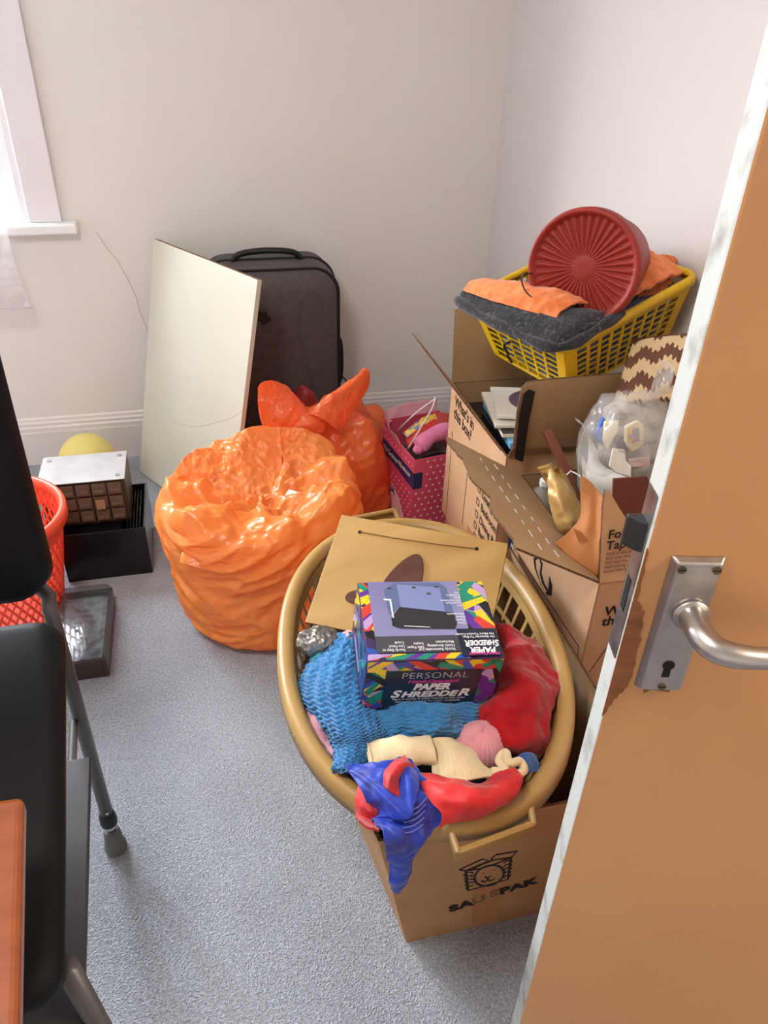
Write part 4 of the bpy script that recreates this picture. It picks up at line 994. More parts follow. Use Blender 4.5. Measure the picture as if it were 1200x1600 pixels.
tag(mesh_obj('folded_clothes', gv, gf, M['greyblue'], smooth=True), 'grey blue clothes packed inside the yellow lattice basket', 'clothes')
M['blackk'] = mat('black_knit', hexc(44, 42, 46), .95, var=(120, hexc(92, 90, 94), .55, .75), bump=('noise', 200, .5, .004), sheen=.3, spec=.2)
M['orangef'] = fab('orange_cotton', hexc(236, 138, 84), hexc(222, 120, 66), 160, .2)
blk = thing('black_cardigan', Y2(-.15, 0, YH), 'folded black knitted garment over the left rim of the yellow basket', 'clothes')
patch('upper_layer', M['blackk'], [
    [Y2(-.215, .165, .160), Y2(-.18, .165, .176), Y2(-.13, .16, .174), Y2(-.08, .15, .150)],
    [Y2(-.218, .07, .164), Y2(-.18, .07, .182), Y2(-.13, .07, .180), Y2(-.08, .06, .155)],
    [Y2(-.214, -.04, .162), Y2(-.18, -.04, .182), Y2(-.13, -.04, .182), Y2(-.07, -.04, .16)],
    [Y2(-.204, -.13, .158), Y2(-.16, -.13, .180), Y2(-.10, -.13, .180), Y2(-.03, -.13, .160)],
    [Y2(-.19, -.158, .150), Y2(-.16, -.16, .168), Y2(-.10, -.16, .168), Y2(-.02, -.156, .156)]], 90, 60, blk, .014, (.004, 24, 3), lambda u, v, p: .0012 * math.sin(v * 160))
edge = crom([list(Y2(-.214, .165, .158)), list(Y2(-.222, .07, .156)), list(Y2(-.216, -.04, .154)), list(Y2(-.204, -.13, .150)), list(Y2(-.17, -.164, .155)), list(Y2(-.10, -.168, .162)), list(Y2(-.03, -.16, .162))], np.linspace(0, 1, 60))
MB().tube(edge.tolist(), [.011 + .002 * math.sin(i * .5) for i in range(60)], 12).build('folded_edge', M['blackk'], blk, smooth=True)
orl = thing('orange_shirt', Y2(-.14, .05, .19), 'thin orange garment laid on the black knit left of the red tub', 'clothes')
patch('cloth', M['orangef'], [
    [Y2(-.200, .155, .178), Y2(-.185, .150, .192), Y2(-.160, .140, .194), Y2(-.135, .13, .176)],
    [Y2(-.200, .09, .184), Y2(-.182, .085, .204), Y2(-.150, .08, .206), Y2(-.12, .07, .184)],
    [Y2(-.190, .02, .186), Y2(-.168, .015, .208), Y2(-.130, .01, .210), Y2(-.095, .0, .188)],
    [Y2(-.172, -.05, .184), Y2(-.150, -.055, .206), Y2(-.110, -.06, .208), Y2(-.07, -.065, .186)],
    [Y2(-.155, -.098, .178), Y2(-.135, -.100, .194), Y2(-.100, -.104, .194), Y2(-.06, -.105, .178)]], 70, 50, orl, .006, (.006, 34, 8))
orr = thing('orange_trousers', Y2(.08, -.02, .17), 'orange garment with gathered waistband to the right of the red tub', 'clothes')
patch('cloth', M['orangef'], [
    [Y2(-.02, -.135, .165), Y2(.05, -.14, .17), Y2(.12, -.14, .172), Y2(.172, -.135, .16)],
    [Y2(-.02, -.06, .18), Y2(.05, -.06, .20), Y2(.12, -.06, .20), Y2(.172, -.06, .175)],
    [Y2(-.02, .04, .18), Y2(.05, .04, .21), Y2(.12, .04, .215), Y2(.170, .04, .18)],
    [Y2(-.02, .13, .165), Y2(.05, .13, .18), Y2(.12, .13, .185), Y2(.170, .13, .165)]], 60, 60, orr, .01, (.014, 26, 10))
wb = [V((0.9504, 1.5000, 0.9596)), V((0.9654, 1.5100, 0.9985)), V((0.9800, 1.5200, 1.0258)), V((0.9967, 1.5300, 1.0446))]
patch('gathered_waistband', M['orangef'], [
    [(0.9184, 1.4600, 0.9631), (0.9403, 1.5000, 1.0027), (0.9679, 1.5300, 1.0346), (0.9899, 1.5500, 1.0422)],
    [(0.9424, 1.4500, 0.9736), (0.9728, 1.4900, 0.9987), (0.9951, 1.5200, 1.0280), (1.0081, 1.5400, 1.0471)],
    [(0.9697, 1.4500, 0.9807), (0.9996, 1.4900, 1.0031), (1.0220, 1.5200, 1.0214), (1.0351, 1.5400, 1.0405)],
    [(0.9978, 1.4800, 0.9752), (1.0327, 1.5200, 0.9925), (1.0534, 1.5500, 1.0057), (1.0658, 1.5700, 1.0226)]], 60, 60, orr, .008, (.004, 30, 14), lambda u, v, p: .0030 * math.sin(u * 75) * (1 if v > .35 else .3), up=(-.4, -.8, .3))
# red storage tub lying on its side
M['redtub'] = mat('brick_red_plastic', hexc(150, 42, 31), .5, var=(5, hexc(138, 36, 26), .35, .7))
tn = V((-.69, -.705, .155)).normalized(); tq = tn.to_track_quat('Z', 'Y')
tub = thing('storage_tub', (.776, 1.455, 1.052), 'round brick red tub lying sideways showing its ribbed lid', 'tub', rot=tq)
TR = .117
MB().lathe([(TR * .80, -.165), (TR * .83, -.160), (TR * .93, -.03), (TR * .94, -.012), (TR * .90, -.012)], 64).build('tub_body', M['redtub'], tub, smooth=True)
lid = MB(); NRB = 36 * 8; profr = [0, .09, .19, .20, .22, .3, .45, .6, .75, .84, .87, .90, .94, .985, 1.0, 1.0, .97]
profz = [.0012, .0012, .0012, .0006, 0, 0, 0, 0, 0, 0, .002, .012, .016, .014, .006, -.022, -.022]
for i, (r_, z_) in enumerate(zip(profr, profz)):
    for j in range(NRB):
        a = 2 * math.pi * j / NRB; zz = z_
        if .22 <= r_ <= .84:
            ph = (j % 8) / 8.; zz += .006 * (abs(math.sin(math.pi * ph)) - .5) * min(1, (r_ - .1) / .4)
        lid.v.append((r_ * TR * math.cos(a), r_ * TR * math.sin(a), zz))
for i in range(len(profr) - 1):
    for j in range(NRB): lid.f.append((i * NRB + j, (i + 1) * NRB + j, (i + 1) * NRB + (j + 1) % NRB, i * NRB + (j + 1) % NRB)); lid.m.append(0)
lid.build('ribbed_lid', M['redtub'], tub, smooth=True)
wr = crom([list((0.6882, 1.4700, 0.9824)), list((0.6624, 1.4700, 1.0026)), list((0.6492, 1.4700, 1.0271)), list((0.6545, 1.4700, 1.0400)), list((0.6760, 1.4800, 1.0361))], np.linspace(0, 1, 24))
tag(MB().tube(wr.tolist(), .0016, 6).build('wire_handle', M['darksteel'], smooth=True), 'thin black wire loop sticking up left of the red tub', 'wire')

# ------------------------------------------------------------------ things in far box A
M['sleeve'] = mat('white_sleeve', hexc(226, 222, 212), .5, coat=.2)
M['disc'] = mat('dark_disc_print', hexc(92, 80, 98), .35, coat=.3)
M['bluebook'] = mat('pale_blue_cover', hexc(112, 172, 212), .4, coat=.2)
M['bookblack'] = mat('black_cover', hexc(24, 24, 28), .3, coat=.3)
M['paper'] = mat('page_edges', hexc(226, 218, 202), .8)
def obox(name, c, sx, sy, sz, yaw, pitch, mats, parent=None, roll=0, bevel=.001, world=True):
    Mx = Matrix.Translation(V(c)) @ Matrix.Rotation(yaw, 4, 'Z') @ Matrix.Rotation(pitch, 4, 'X') @ Matrix.Rotation(roll, 4, 'Y')
    mb = MB().box((-sx / 2, -sy / 2, -sz / 2), (sx / 2, sy / 2, sz / 2))
    mb.m = [0, 0, 1, 1, 1, 1]; mb.xform(Mx)
    return mb.build(name, mats if isinstance(mats, (list, tuple)) else [mats, mats], parent, bevel=bevel), Mx
rec = thing('record_sleeve', (.76, 1.58, .69), 'white square sleeve printed with a dark disc in the far box', 'record')
o_, Mx = obox('sleeve', (.765, 1.575, .690), .19, .17, .008, -.25, -.02, M['sleeve'], rec)
MB().prism([tuple(Mx @ V((.02 + .078 * math.cos(i * math.pi / 20), .005 + .070 * math.sin(i * math.pi / 20), .0042))) for i in range(40)], (Mx.to_3x3() @ V((0, 0, .0004)))).build('disc_print', M['disc'], rec)
MB().prism([tuple(Mx @ V((.02 + .02 * math.cos(i * math.pi / 10), .005 + .018 * math.sin(i * math.pi / 10), .0047))) for i in range(20)], (Mx.to_3x3() @ V((0, 0, .0003)))).build('disc_label', mat('disc_label', hexc(140, 130, 140), .4), rec)
zb_ = .682
for i, (mn, lab) in enumerate((('sleeve', 'white booklet directly under the white disc sleeve'), ('bookblack', 'dark magazine under the white booklet in the far box'), ('bluebook', 'pale blue magazine with a dark photo cover in the far box'))):
    th_ = (.008, .010, .016)[i]; zb_ -= th_ / 2 + .001
    bt = thing('magazine', (.76, 1.57, zb_), lab, 'magazine')
    o_, Mx = obox('pages', (.752 + .006 * i, 1.572 - .012 * i, zb_), .195, .185 + .02 * i, th_, -.16 + .05 * i, 0, [M[mn], M['paper'] if i != 2 else M['bluebook']], bt)
    zb_ -= th_ / 2
    if i == 2: MB().prism([tuple(Mx @ V(p)) for p in ((-.02, -.095, .0082), (.085, -.095, .0082), (.085, -.02, .0082), (-.02, -.02, .0082))], (0, 0, .0004)).build('cover_photo', mat('cover_photo', hexc(72, 82, 92), .4, var=(40, hexc(186, 176, 160), .5, .7)), bt)
bt = thing('magazine', (.75, 1.50, zb_), 'thick black book lowest in the pile in the far box', 'book')
obox('cover', (.762, 1.53, zb_ - .02), .20, .22, .034, .0, 0, [M['bookblack'], M['bookblack']], bt)
gc = thing('black_game_case', (.72, 1.44, .60), 'upright black case with round coloured logo inside the far box', 'case')
o_, Mx = obox('case', (.685, 1.485, .575), .055, .11, .02, .1, 0, M['bookblack'], gc, roll=-.25)
def disc(c, r, m, nm, par, Mx_, h):
    MB().prism([tuple(Mx_ @ V((c[0] + r * math.cos(i * math.pi / 10), c[1] + r * math.sin(i * math.pi / 10), h))) for i in range(20)], Mx_.to_3x3() @ V((0, 0, .0003))).build(nm, m, par)
disc((0, -.02), .018, M['sc_y'], 'round_logo', gc, Mx, .0103); disc((.006, -.02), .010, M['sc_r'], 'round_logo', gc, Mx, .0107); disc((-.007, -.014), .006, M['sc_b'], 'round_logo', gc, Mx, .0107)
tag(obox('folded_papers', (.845, 1.615, .42), .36, .36, .35, 0, 0, [M['bookblack'], M['paper']], None)[0], 'stacked magazines filling the lower part of the far box', 'magazines')

# ------------------------------------------------------------------ things in near box C
M['stickwood'] = mat('reddish_wood_rail', hexc(128, 76, 58), .45, coat=.2)
M['gold'] = mat('gold_wrapping', hexc(206, 172, 112), .42, .25, var=(14, hexc(176, 138, 82), .35, .65), bump=('crinkle', 26, .4, .006))
M['kraft'] = mat('kraft_paper', hexc(186, 124, 72), .7, var=(8, hexc(170, 106, 58), .35, .7), bump=('noise', 30, .15, .006))
M['film'] = mat('clear_film', hexc(226, 224, 222), .14, clear=.70, spec=1.0, bump=('ridged', 14, .5, .01))
M['whitebag'] = mat('white_plastic_bag', hexc(222, 222, 214), .4, transl=.3, bump=('crinkle', 20, .3, .006))
M['tealpaper'] = mat('pale_teal_folder', hexc(150, 172, 172), .6)
M['maroon'] = mat('dark_maroon_board', hexc(104, 52, 36), .6)
tag(MB().tube([(0.6858, 1.3300, 0.7504), (0.7087, 1.3100, 0.7080), (0.7345, 1.2800, 0.6511), (0.7675, 1.2500, 0.5739), (0.7993, 1.2100, 0.4906)], .0125, 4).build('wooden_rail', M['stickwood'], bevel=.002), 'reddish brown wooden rail standing diagonally in the near box', 'wood')
gp = thing('gold_parcel', (0.6801, 1.1600, 0.6068), 'gold foil wrapped parcel behind the brown paper', 'parcel')
patch('wrapping', M['gold'], [
    [(0.6614, 1.2500, 0.7142), (0.6749, 1.2600, 0.7101), (0.6944, 1.2600, 0.6957), (0.7122, 1.2800, 0.6775)],
    [(0.6553, 1.2200, 0.6883), (0.6634, 1.2100, 0.6980), (0.6955, 1.2100, 0.6744), (0.7261, 1.2400, 0.6444)],
    [(0.6534, 1.1900, 0.6533), (0.6609, 1.1700, 0.6729), (0.6992, 1.1700, 0.6450), (0.7365, 1.2000, 0.6126)],
    [(0.6629, 1.1600, 0.6171), (0.6699, 1.1400, 0.6376), (0.6970, 1.1400, 0.6184), (0.7361, 1.1700, 0.5842)],
    [(0.6843, 1.1500, 0.5811), (0.6890, 1.1300, 0.5979), (0.7119, 1.1300, 0.5883), (0.7469, 1.1600, 0.5485)]], 50, 40, gp, .03, (.009, 22, 5), up=(-.4, -.8, .3))
kf = thing('paper_sheet', (0.6560, 1.0500, 0.6111), 'curled brown kraft paper sheet at the front of the near box', 'paper')
patch('sheet', M['kraft'], [
    [(0.6856, 1.1600, 0.7401), (0.7017, 1.1500, 0.7297), (0.7128, 1.1300, 0.7202), (0.7115, 1.1000, 0.7186)],
    [(0.6855, 1.1400, 0.7039), (0.6955, 1.1200, 0.7006), (0.7038, 1.1000, 0.6903), (0.6999, 1.0700, 0.6886)],
    [(0.6818, 1.1200, 0.6724), (0.6814, 1.0900, 0.6701), (0.6905, 1.0700, 0.6556), (0.6921, 1.0500, 0.6516)],
    [(0.6518, 1.1000, 0.6521), (0.6606, 1.0700, 0.6447), (0.6751, 1.0500, 0.6298), (0.6854, 1.0300, 0.6218)],
    [(0.6149, 1.0800, 0.6439), (0.6356, 1.0600, 0.6251), (0.6577, 1.0400, 0.6123), (0.6823, 1.0200, 0.5992)]], 50, 40, kf, .0015, (.005, 16, 6), up=(-.5, -.7, .4))
decal('tape_piece', [(0.6386, 1.0660, 0.6832), (0.6558, 1.0660, 0.6751), (0.6715, 1.0640, 0.6565), (0.6536, 1.0640, 0.6529)], (-.5, -.7, .4), M['tape'], kf, .002)
MB().tube([(0.6680, 1.1800, 0.7303), (0.6762, 1.1800, 0.7382), (0.6887, 1.1700, 0.7339), (0.6906, 1.1500, 0.7310), (0.6918, 1.1400, 0.7135)], .0013, 6).build('cord', M['white'], kf, smooth=True)
bo = thing('clear_bottle', (0.7093, 1.3400, 0.5758), 'small clear plastic bottle deep in the near box', 'bottle')
bc = V((0.7040, 1.3300, 0.5827)); M['clearp'] = mat('clear_bottle_plastic', hexc(190, 186, 180), .12, clear=.55)
MB().lathe([(.004, -.06), (.026, -.055), (.027, 0), (.022, .014), (.010, .022), (.010, .03)], 24, bc).build('bottle_body', M['clearp'], bo, smooth=True)
MB().lathe([(.012, .03), (.012, .042), (.006, .044)], 18, bc).build('cap', M['white'], bo)
# folders and sheets against the far wall of box C
for i, (a_, dx, m_, lab) in enumerate((((.80, 1.36), .0, 'tealpaper', 'pale teal folder standing behind the wooden rail'), ((.815, 1.34), .01, 'paper', 'pale paper folder standing in front of the teal folder'))):
    f_ = thing('paper_folder', (a_[0], a_[1], .5), lab, 'folder')
    MB().slab([((0.7498, 1.3000, 0.7171), (0.7424, 1.2600, 0.7183))[i], ((0.7996, 1.2000, 0.6127), (0.7729, 1.1600, 0.6422))[i], (.86, 1.16 - .02 * i, .45), (.79, 1.27 - .04 * i, .45)], .004).build('cover', M[m_], f_)
tag(MB().slab([(0.6947, 1.0600, 0.7900), (0.7618, 1.0600, 0.7880), (.98, 1.045, .46), (.74, 1.045, .46)], .004).build('maroon_board', M['maroon']), 'dark maroon board standing behind the printed box flap', 'board')
# white carrier with a see-through bag of oddments
wbag = thing('plastic_carrier', (.87, 1.22, .55), 'white plastic bag edge flaring open around the clear bag', 'bag')
patch('film', M['whitebag'], [
    [(0.7321, 1.3000, 0.7912), (0.7370, 1.3000, 0.7879), (0.7420, 1.3000, 0.7845)],
    [(0.7489, 1.2700, 0.7636), (0.7549, 1.2650, 0.7567), (0.7610, 1.2600, 0.7498)],
    [(0.7441, 1.2400, 0.7278), (0.7506, 1.2300, 0.7283), (0.7622, 1.2200, 0.7237)],
    [(0.7370, 1.2200, 0.6991), (0.7490, 1.1900, 0.7154), (0.7692, 1.1700, 0.7309)],
    [(0.7493, 1.2000, 0.6665), (0.7603, 1.1650, 0.6945), (0.7872, 1.1400, 0.7290)],
    [(0.7713, 1.1800, 0.6293), (0.7835, 1.1500, 0.6552), (0.7979, 1.1200, 0.6956)]], 50, 36, wbag, .0012, (.004, 26, 2), up=(-.5, -.7, .3))
patch('film_back', M['whitebag'], [
    [(0.7842, 1.3400, 0.7546), (0.7953, 1.3500, 0.7609), (0.8148, 1.3600, 0.7635)], [(0.7588, 1.3100, 0.7263), (0.7762, 1.3200, 0.7224), (0.8011, 1.3300, 0.7115)], [(0.7469, 1.2800, 0.6895), (0.7667, 1.2900, 0.6801), (0.7912, 1.3000, 0.6718)], [(0.7456, 1.2500, 0.6599), (0.7713, 1.2600, 0.6429), (0.8023, 1.2700, 0.6250)]], 30, 24, wbag, .0012, (.003, 26, 8), up=(-.5, -.7, .3))
cbag = thing('clear_bag', (0.8293, 1.2200, 0.6606), 'see-through plastic bag of small oddments beneath the woven cushion', 'bag')
blob('film', M['film'], (0.8299, 1.2350, 0.7594), (.098, .080, .100), cbag, 90, 60, (.22, 15, 4))
patch('film_top', M['film'], [
    [(0.8268, 1.2200, 0.8601), (0.8499, 1.2200, 0.8624), (0.8767, 1.2100, 0.8607)], [(0.8402, 1.2250, 0.8908), (0.8544, 1.2250, 0.9005), (0.8747, 1.2100, 0.8949)], [(0.8497, 1.2300, 0.9306), (0.8589, 1.2300, 0.9378), (0.8743, 1.2100, 0.9280)]], 30, 30, cbag, .0008, (.012, 26, 7), up=(-.3, -.8, .5))
tag(blob('crumpled_tissue', mat('pale_tissue', hexc(206, 202, 194), .8, var=(30, hexc(150, 142, 140), .5, .65)), (0.8550, 1.2750, 0.7630), (.074, .032, .078), None, 60, 40, (.35, 24, 8)), 'crumpled pale tissue behind the packets in the clear bag', 'tissue')
def packet(nm, c_, pts, th, lab):
    o_ = MB().slab(pts, th).build(nm, mat(nm + '_card', c_, .5), None, bevel=.003)
    return tag(o_, lab, 'packet', 'oddments in the clear bag')
packet('cream_packet', hexc(236, 226, 192), [(0.7573, 1.2000, 0.7679), (0.7694, 1.2000, 0.8096), (0.7765, 1.2100, 0.8263), (0.7449, 1.2100, 0.8264), (0.7453, 1.2000, 0.7864)], .010, 'cream card packet at the left inside the clear bag')
pic = packet('picture_packet', hexc(240, 230, 190), [(0.7792, 1.1900, 0.8222), (0.8040, 1.1900, 0.8339), (0.8221, 1.1900, 0.8155), (0.8216, 1.1800, 0.7824), (0.7997, 1.1800, 0.7688), (0.7803, 1.1800, 0.7936)], .010, 'yellowish packet with a small printed picture inside the clear bag')
MB().slab([(0.7796, 1.1780, 0.8228), (0.8026, 1.1780, 0.8234), (0.8073, 1.1720, 0.7953), (0.7868, 1.1720, 0.7944)], .002).build('picture', mat('packet_picture', hexc(140, 132, 160), .5, var=(60, hexc(226, 176, 70), .48, .6)), pic)
packet('blue_packet', hexc(64, 104, 196), [(0.7335, 1.2150, 0.7995), (0.7460, 1.2200, 0.8324), (0.7545, 1.2200, 0.8177), (0.7498, 1.2100, 0.7748), (0.7401, 1.2100, 0.7815)], .010, 'blue packet at the left edge of the clear bag')
packet('white_card', hexc(238, 236, 222), [(0.7473, 1.1650, 0.7508), (0.7503, 1.1700, 0.7878), (0.7775, 1.1700, 0.7823), (0.7828, 1.1650, 0.7586), (0.7934, 1.1600, 0.7488), (0.7961, 1.1550, 0.7249), (0.7627, 1.1600, 0.7375)], .004, 'torn white card low in the clear bag')
packet('grey_packet', hexc(96, 96, 112), [(0.7832, 1.2150, 0.7746), (0.8001, 1.2150, 0.7875), (0.8070, 1.2100, 0.7574), (0.7873, 1.2100, 0.7565)], .010, 'dark grey packet between the two pale packets in the clear bag')
packet('pink_packet', hexc(206, 180, 174), [(0.7912, 1.1700, 0.7578), (0.8350, 1.1700, 0.7620), (0.8372, 1.1650, 0.7412), (0.7975, 1.1650, 0.7425)], .012, 'dull pink packet below the picture packet in the clear bag')
packet('striped_packet', hexc(176, 176, 180), [(0.8142, 1.1750, 0.7787), (0.8321, 1.1750, 0.7855), (0.8400, 1.1700, 0.7410), (0.8226, 1.1700, 0.7428)], .010, 'grey packet beside the door edge in the clear bag')
# woven flame-stitch cushion
mw = bpy.data.materials.new('flame_stitch_weave'); mw.use_nodes = True; nt = mw.node_tree; n = nt.nodes; L = nt.links; b = n['Principled BSDF']; b.inputs['Roughness'].default_value = .95
tc = n.new('ShaderNodeTexCoord'); sp = n.new('ShaderNodeSeparateXYZ'); L.new(tc.outputs['Object'], sp.inputs[0])
def mth(op, a, b_=None, v=None):
    k = n.new('ShaderNodeMath'); k.operation = op; L.new(a, k.inputs[0])
    if b_ is not None: L.new(b_, k.inputs[1])
    elif v is not None: k.inputs[1].default_value = v
    return k.outputs[0]
xs = mth('MULTIPLY', sp.outputs[0], v=20.); tri = mth('PINGPONG', xs, v=.5); tri = mth('SNAP', tri, v=.167)
xs2 = mth('MULTIPLY', sp.outputs[0], v=95.); tri2 = mth('PINGPONG', xs2, v=.5); tri2 = mth('MULTIPLY', tri2, v=.25)
zz = mth('MULTIPLY', sp.outputs[1], v=17.); tri = mth('MULTIPLY', tri, v=.75); sm = mth('ADD', zz, tri); sm = mth('ADD', sm, tri2); fr_ = mth('FRACT', sm); gt = mth('GREATER_THAN', fr_, v=.5)
mx = n.new('ShaderNodeMix'); mx.data_type = 'RGBA'; mx.inputs[6].default_value = (*hexc(108, 68, 50), 1); mx.inputs[7].default_value = (*hexc(214, 184, 142), 1); L.new(gt, mx.inputs[0]); L.new(mx.outputs[2], b.inputs['Base Color'])
wv = n.new('ShaderNodeTexWave'); wv.inputs['Scale'].default_value = 150; L.new(tc.outputs['Object'], wv.inputs['Vector']); bp = n.new('ShaderNodeBump'); bp.inputs['Strength'].default_value = .4; bp.inputs['Distance'].default_value = .002; L.new(wv.outputs['Fac'], bp.inputs['Height']); L.new(bp.outputs[0], b.inputs['Normal'])
wo, wxp, wzp = V((0.8106, 1.3000, 0.8527)), V((0.8991, 1.2200, 0.8886)), V((0.8769, 1.3600, 0.9450))
wx_ = (wxp - wo).normalized(); wy_ = (wzp - wo); wy_ = (wy_ - wx_ * wy_.dot(wx_)).normalized(); wn = wx_.cross(wy_)
cu = thing('woven_cushion', wo, 'brown and cream flame-stitch woven cushion under the yellow basket', 'cushion', rot=Matrix((wx_, wy_, wn)).transposed().to_quaternion())
cv = [[(-.005, -.035, -.01), (.06, -.035, .008), (.13, -.035, .008), (.19, -.035, -.01)], [(.008, .035, -.006), (.06, .035, .015), (.13, .035, .015), (.19, .035, -.006)], [(.02, .105, -.01), (.06, .105, .004), (.13, .105, .004), (.19, .105, -.01)]]
patch('woven_cover', mw, cv, 30, 30, cu, .022)
MB().tube([V((.018, .108, -.012)), V((.10, .110, -.008)), V((.19, .108, -.012))], .006, 8).build('top_binding', M['darkwood'], cu, smooth=True)

# ------------------------------------------------------------------ orange carrier bags
def bagmat(name, c1, c2):
    return mat(name, c1, .30, var=(5, c2, .35, .7), transl=.42, bump=('ridged', 13, .55, .012), spec=.7)
M['obag'] = bagmat('orange_film', hexc(255, 170, 92), hexc(255, 156, 72))
M['obag2'] = bagmat('deep_orange_film', hexc(252, 132, 74), hexc(246, 116, 58))
M['redprint'] = mat('red_bag_print', hexc(206, 40, 48), .4)
def crease(p, s, seed, oct=4):
    q = V(p) * s + V((seed * 3.1, seed * 1.7, seed * 2.3)); r = 0; a = 1
    for _ in range(oct):
        r += a * (.5 - abs(mnoise.noise(q)) ** .75); q = q * 2.07 + V((1.3, .7, .2)); a *= .52
    return r
def film_bag(name, par, c, prof, m, seed, squash=1.0, nu=230, amp=.018, lobes=5, split=.62):
    """prof: list of (radius, z) from the base over the shoulder into the open top; crumpled film skin"""
    nv_ = 150; pr = crom([list(p) for p in prof], np.linspace(0, 1, nv_)); vs = []; fs = []; zmax = max(p[1] for p in prof)
    for i in range(nv_):
        t_ = i / (nv_ - 1)
        top = max(0, min(1, (t_ - split + .08) / .1))
        for j in range(nu):
            a = 2 * math.pi * j / nu; r, z = pr[i]
            d = V((math.cos(a), math.sin(a) * squash, 0)); p = V(c) + d * r + V((0, 0, z))
            f = min(1, z / .05)
            low = crease((p.x * 1.0 + p.z * .5, p.y * 1.0, p.z * 2.6 + .25 * math.sin(a * 2)), 6, seed, 4) * amp * .75
            hi = crease((p.x, p.y, p.z * .6), 5, seed + 4, 4) * amp * 1.1 + amp * .5 * math.sin(a * lobes + 4 * fbm(p, 3, seed + 9)) * min(1, r / .1) + crease(p, 17, seed + 6, 3) * amp * .2
            w_ = (low * (1 - top) + hi * top) * f
            q = p + d * w_ * (1 - .5 * top) + V((0, 0, w_ * 1.3 * top))
            q.z = max(q.z, .002); vs.append(tuple(q))
    for i in range(nv_ - 1):
        for j in range(nu): fs.append((i * nu + j, i * nu + (j + 1) % nu, (i + 1) * nu + (j + 1) % nu, (i + 1) * nu + j))
    fs.append(tuple(reversed(range(nu)))); fs.append(tuple((nv_ - 1) * nu + j for j in range(nu)))
    return mesh_obj(name, vs, fs, m, par, True)
b1c = (.105, 1.765, 0)
bag1 = thing('carrier_bag', b1c, 'large bulging orange plastic bag on the carpet, nearest of the orange bags', 'bag', 'orange plastic carrier bags')
film_bag('film', bag1, b1c, [(.185, 0), (.220, .03), (.236, .10), (.245, .20), (.256, .29), (.262, .345), (.254, .385), (.228, .405), (.18, .405), (.12, .39), (.06, .38), (.004, .375)], M['obag'], 3, .98, amp=.030, lobes=7)
# upstanding gathered rim and folds of film
def fin(par, pts, m, seed, thick=.0012, up=(0, -1, .3), amp=.010, res=70): return patch('film_fold', m, pts, res, res, par, thick, None, lambda u, v, p: amp * 1.2 * crease(p, 7, seed, 4) + amp * .55 * crease((p[0], p[1], p[2] * .5), 24, seed + 3, 3), up=up)
fin(bag1, [[(0.0277, 1.9200, 0.4516), (0.0656, 1.9300, 0.4788), (0.1206, 1.9400, 0.4965), (0.1819, 1.9500, 0.4858)], [(0.0013, 1.8600, 0.4274), (0.0483, 1.8700, 0.4469), (0.1117, 1.8800, 0.4449), (0.1799, 1.8900, 0.4426)], [(-0.0300, 1.8000, 0.3960), (0.0331, 1.8000, 0.4028), (0.1022, 1.8100, 0.4011), (0.1695, 1.8200, 0.4019)], [(-0.0471, 1.7400, 0.3654), (0.0260, 1.7400, 0.3664), (0.0935, 1.7400, 0.3682), (0.1597, 1.7500, 0.3742)]], M['obag'], 2, amp=.016)
fin(bag1, [[(0.1819, 1.9500, 0.4858), (0.2432, 1.9500, 0.4719), (0.3059, 1.9300, 0.4476), (0.3373, 1.9000, 0.4065)], [(0.1823, 1.9100, 0.4416), (0.2420, 1.9000, 0.4308), (0.3078, 1.8800, 0.4039), (0.3483, 1.8600, 0.3582)], [(0.1807, 1.8400, 0.3991), (0.2329, 1.8200, 0.3948), (0.2900, 1.8000, 0.3692), (0.3443, 1.8000, 0.3203)], [(0.1799, 1.7800, 0.3528), (0.2263, 1.7600, 0.3494), (0.2811, 1.7300, 0.3306), (0.3379, 1.7200, 0.2982)]], M['obag'], 6, amp=.016)
fin(bag1, [[(0.1671, 1.8600, 0.3992), (0.1860, 1.8600, 0.4240), (0.2038, 1.8600, 0.4221)], [(0.1381, 1.7800, 0.3887), (0.1699, 1.7900, 0.4136), (0.2053, 1.8000, 0.3954)], [(0.1213, 1.7200, 0.3573), (0.1594, 1.7200, 0.3730), (0.2049, 1.7300, 0.3609)]], M['obag'], 9, amp=.010)
fin(bag1, [[(-0.1174, 1.8300, 0.4279), (-0.0882, 1.8600, 0.4608), (-0.0443, 1.8900, 0.4712), (0.0239, 1.9000, 0.4629)], [(-0.1344, 1.8000, 0.3982), (-0.0864, 1.8200, 0.4104), (-0.0343, 1.8300, 0.4246), (0.0206, 1.8400, 0.4268)], [(-0.1323, 1.7600, 0.3631), (-0.0761, 1.7600, 0.3661), (-0.0251, 1.7700, 0.3737), (0.0199, 1.7800, 0.3823)], [(-0.1061, 1.7000, 0.3291), (-0.0639, 1.7000, 0.3438), (-0.0217, 1.7000, 0.3584), (0.0201, 1.7000, 0.3672)]], M['obag'], 12, amp=.014)
fin(bag1, [[(-0.0816, 1.6600, 0.3396), (-0.0232, 1.6650, 0.3604), (0.0305, 1.6700, 0.4015), (0.1162, 1.6600, 0.3814), (0.2140, 1.6550, 0.3438), (0.2999, 1.6600, 0.2955)], [(-0.1042, 1.6000, 0.3460), (-0.0372, 1.5750, 0.3428), (0.0393, 1.5550, 0.3385), (0.1175, 1.5500, 0.3308), (0.2073, 1.5600, 0.3183), (0.2991, 1.6000, 0.2964)], [(-0.1126, 1.5750, 0.3301), (-0.0408, 1.5400, 0.3221), (0.0347, 1.5200, 0.3140), (0.1126, 1.5200, 0.3020), (0.2021, 1.5300, 0.2968), (0.2899, 1.5600, 0.2898)]], M['obag'], 15, amp=.006)
